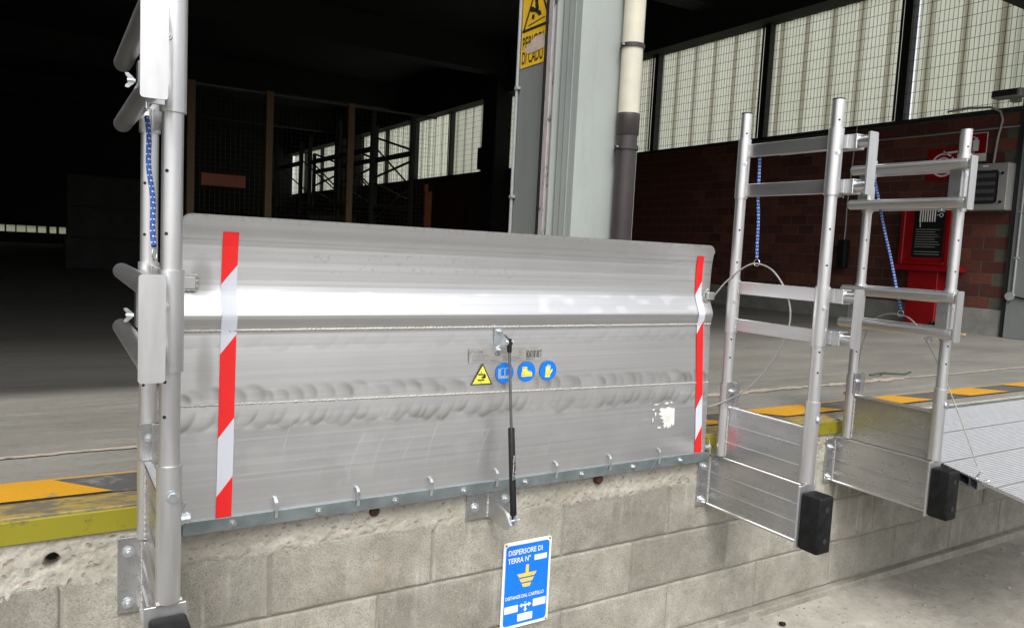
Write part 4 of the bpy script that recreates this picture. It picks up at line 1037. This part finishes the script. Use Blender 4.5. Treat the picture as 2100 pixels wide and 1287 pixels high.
decal('instruction_lines', [[(.03, .03+z*.028), (.03+r9.uniform(.2, .30), .03+z*.028), (.03+r9.uniform(.2, .30), .036+z*.028), (.03, .036+z*.028)] for z in (0, 1, 3, 4, 5, 6, 7, 8, 9, 10)], M['box_grey'], ip, (WX-.2065, 3.03, .99), U, V, N, .0005)
obj('shelf', B(WX-.25, WX-.014, 2.50, 3.22, .835, .895, .004), M['red'], HC)
obj('pedestal', B(WX-.20, WX-.014, 2.705, 3.05, FZ, .8345, .004), M['red'], HC)
PC = thing('pendant_control', 'black pendant control box hanging on a grey cord in front of the brick wall', 'pendant control', (WX-.1, 4.0, .82))
obj('control_box', B(WX-.16, WX-.06, 3.92, 4.04, .815, 1.175, .02, 2), M['blackplastic'], PC)
obj('cord', T([(WX-.11, 3.98, 1.175), (WX-.11, 3.975, 1.30), (WX-.10, 3.99, 1.60), (WX-.08, 3.96, 2.58)], .009, 8), M['conduit'], PC, smooth=True)
o = obj('rubber_block', (lambda b: [box(b, 7.90, 8.02, 2.44+k*.055, 2.485+k*.055, FZ+.001, FZ+.105, .01) for k in range(5)] and box(b, 7.92, 8.0, 2.45, 2.70, FZ+.001, FZ+.08))(BM()), M['rubber']); tag(o, 'ribbed black rubber block on the floor at the foot of the brick wall', 'rubber block'); recenter(o)
o = obj('wooden_strip', B(7.80, 7.835, 2.25, 2.86, FZ+.001, FZ+.022, .003), M['wood']); tag(o, 'thin pale wooden strip lying on the floor before the black rubber block', 'wooden strip'); recenter(o)

# ------------------------------------------------------------------ shell of the hall
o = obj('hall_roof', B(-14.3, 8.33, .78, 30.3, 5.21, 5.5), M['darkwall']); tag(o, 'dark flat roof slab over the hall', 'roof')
o = obj('unseen_door_header', B(-14.3, 8.149, .80, 1.28, 3.02, 5.2), M['darkwall']); tag(o, 'unseen dark beam above the dock doors, set low to shade the hall', 'beam')  # out of view; lowered to keep skylight off the bricks and hall
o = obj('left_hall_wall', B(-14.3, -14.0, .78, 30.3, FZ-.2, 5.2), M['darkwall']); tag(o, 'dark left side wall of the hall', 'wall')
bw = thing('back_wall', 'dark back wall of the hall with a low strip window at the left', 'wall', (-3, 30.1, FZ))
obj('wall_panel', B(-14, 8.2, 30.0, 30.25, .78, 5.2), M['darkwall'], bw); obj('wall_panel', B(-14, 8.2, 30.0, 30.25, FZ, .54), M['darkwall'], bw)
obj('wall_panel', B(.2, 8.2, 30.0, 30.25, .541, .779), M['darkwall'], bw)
obj('strip_pane', B(-14, .2, 30.10, 30.11, .541, .779), M['sheet'], bw)
bm = BM()
for x in np.arange(-5.5, .2, .31): box(bm, x, x+random.uniform(.03, .12), 29.95, 29.99, .54, .78)
obj('window_bar', bm, M['darksteel'], bw)
for k, y in enumerate((6.5, 12.5, 18.5, 24.5)):
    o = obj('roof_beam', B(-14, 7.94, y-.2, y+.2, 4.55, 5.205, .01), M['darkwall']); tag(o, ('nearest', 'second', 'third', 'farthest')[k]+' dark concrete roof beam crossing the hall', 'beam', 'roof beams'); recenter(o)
# machine guard fence with yellow posts
GF = thing('guard_fence', 'machine guard fence of dark wire mesh between yellow posts deep in the hall', 'fence', (2, 8.1, FZ))
posts = (.985, 1.925, 3.012, 4.35)
for x in posts[:3]: obj('post', B(x-.045, x+.045, 8.06, 8.14, FZ, 2.70, .004), M['yellowpost'], GF)
for i in range(3):
    bm = BM(); x0, x1 = posts[i]+.05, posts[i+1]-.05; x = x0
    while x < x1: box(bm, x-.0011, x+.0011, 8.098, 8.102, .3, 2.66); x += .06
    z = .3
    while z < 2.66: box(bm, x0, x1, 8.103, 8.106, z-.0011, z+.0011); z += .06
    box(bm, x0, x1, 8.09, 8.115, 2.655, 2.68); o = obj('mesh_panel', bm, M['wire'], GF); o['kind'] = 'stuff'
o = obj('orange_board', B(1.26, 1.84, 9.0, 9.04, 1.50, 1.665, .004), M['orange']); tag(o, 'orange notice board on the machinery behind the wire fence', 'board'); recenter(o)
text('lettering', 'TAMBURINI', .05, M['box_grey'], o, (1.29, 8.999, 1.52), X1, Z1, -Y1, .002, 'LEFT') if False else None
o = obj('red_box', B(1.99, 2.06, 1.40, 1.52, FZ+.001, .955, .004), M['red']); tag(o, 'small red box just visible above the dock plate right of the column', 'box'); recenter(o)
# storage racks
def rack(x0, x1, y0, y1, H, levels, label):
    t = thing('storage_rack', label, 'rack', ((x0+x1)/2, (y0+y1)/2, FZ), 'storage racks in the dark hall')
    for y in (y0, y1):
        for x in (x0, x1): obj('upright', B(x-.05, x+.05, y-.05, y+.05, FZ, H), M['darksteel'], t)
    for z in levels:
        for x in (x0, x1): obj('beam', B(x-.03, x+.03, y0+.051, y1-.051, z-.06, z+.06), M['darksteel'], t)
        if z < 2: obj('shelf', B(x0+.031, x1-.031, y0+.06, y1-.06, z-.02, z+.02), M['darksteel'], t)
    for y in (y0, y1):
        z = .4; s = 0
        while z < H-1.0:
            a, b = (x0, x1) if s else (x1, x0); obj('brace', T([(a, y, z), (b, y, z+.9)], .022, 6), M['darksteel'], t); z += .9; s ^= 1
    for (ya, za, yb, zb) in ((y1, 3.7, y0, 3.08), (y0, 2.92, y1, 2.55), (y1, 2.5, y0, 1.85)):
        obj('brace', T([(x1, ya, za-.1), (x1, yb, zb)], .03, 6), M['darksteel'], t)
    return t
rack(6.0, 7.0, 15.1, 17.5, 3.9, (1.7, 3.0), 'nearest dark storage rack silhouetted against the side windows')
rack(6.0, 7.0, 17.7, 20.1, 3.8, (1.7, 3.02), 'middle dark storage rack silhouetted against the side windows')
rack(5.8, 7.0, 20.3, 23.0, 3.6, (1.7, 3.0), 'farthest dark storage rack beside the side windows')
o = obj('orange_post', (lambda b: box(b, 5.93, 6.01, 11.96, 12.04, 1.9, 2.04, .003) and box(b, 5.95, 6.10, 11.97, 12.03, FZ, 1.9, .003))(BM()), M['orange']); tag(o, 'orange rack protection post standing far back in the hall', 'post'); recenter(o)
o = obj('ventilation_fan', B(7.98, 8.14, 13.2, 13.62, 2.62, 3.12, .02), M['darksteel']); tag(o, 'dark ventilation fan box in front of the side window, beside the hall pillar', 'fan'); recenter(o)
# pallet loads and machinery as dim shapes
def crate_stack(x, y, n, w, h, label):
    for k in range(n):
        o = obj('carton', B(x-w/2+random.uniform(-.03, .03), x+w/2, y, y+w, FZ+.001+k*(h+.002), FZ+k*(h+.002)+h, .006), M['card'])
        tag(o, label % ('lowest', 'second', 'third', 'topmost')[k if k < n-1 else 3], 'carton', 'cartons stacked in the dark hall'); recenter(o)
crate_stack(.3, 12, 3, 1.1, .5, '%s brown carton of the stack left of the wire fence')
crate_stack(2.2, 11, 2, .9, .45, '%s brown carton of the low stack behind the wire fence')
crate_stack(3.6, 10.5, 3, .8, .36, '%s brown carton of the stack by the right fence panel')
# small litter
def blob(name, c, r, mat, label, cat, sq=(1, 1, .5)):
    bm = BM(); bmesh.ops.create_icosphere(bm, subdivisions=2, radius=r)
    for v in bm.verts: v.co = Vector((v.co.x*sq[0], v.co.y*sq[1], v.co.z*sq[2]))*(1+random.uniform(-.18, .18))
    bmesh.ops.translate(bm, verts=bm.verts, vec=Vector(c)+Vector((0, 0, r*sq[2]*.7))); o = obj(name, bm, mat); tag(o, label, cat); recenter(o); return o
blob('pebble', (2.06, -.12, GZ), .014, M['rubber'], 'small dark pebble on the yard near the wall foot', 'stone')
blob('stone_chip', (1.72, -.10, GZ), .020, M['stone'], 'flat pale stone chip at the wall foot beneath the middle frame', 'stone', (1.8, 1, .4))
blob('stone_chip', (1.78, -.20, GZ), .016, M['stone'], 'small pale stone chip on the yard a little away from the wall', 'stone', (1.6, 1, .4))
bm = BM(); bm.faces.new([bm.verts.new(p) for p in ((2.10, -.42, GZ+.006), (2.16, -.44, GZ+.018), (2.19, -.47, GZ+.006), (2.13, -.46, GZ+.010))])
bmesh.ops.solidify(bm, geom=bm.faces[:], thickness=.002)
o = obj('dry_leaf', bm, M['leaf']); tag(o, 'dry brown leaf lying on the yard', 'leaf'); recenter(o)
cab = cable([(3.9, .78, FZ+.006), (3.98, .75, FZ+.02), (4.08, .80, FZ+.008), (4.2, .74, FZ+.006), (4.35, .78, FZ+.006)], 'short dark green strap lying on the dock floor', .006)
cab.data.materials.clear(); cab.data.materials.append(M['greenhose']); cab.name = 'green_strap'; cab['category'] = 'strap'
def grit():
    bm = BM(); r = np.random.default_rng(77)
    for _ in range(900):
        x = r.uniform(.6, 6); y = -abs(r.normal())*.35-.03 if r.random() < .6 else r.uniform(-2, -.03); s = r.uniform(.0015, .006)*(1 if r.random() < .93 else 1.8)
        q = bmesh.ops.create_cube(bm, size=1)['verts']
        for v in q: v.co = Vector((x+v.co.x*s*r.uniform(.7, 1.6), y+v.co.y*s*r.uniform(.7, 1.6), GZ+.004+v.co.z*s+.012*math.sin(x*2.1+y)*math.cos(y*3.3+x*.7)))
    return bm
o = obj('yard_grit', grit(), M['stone']); o['kind'] = 'stuff'
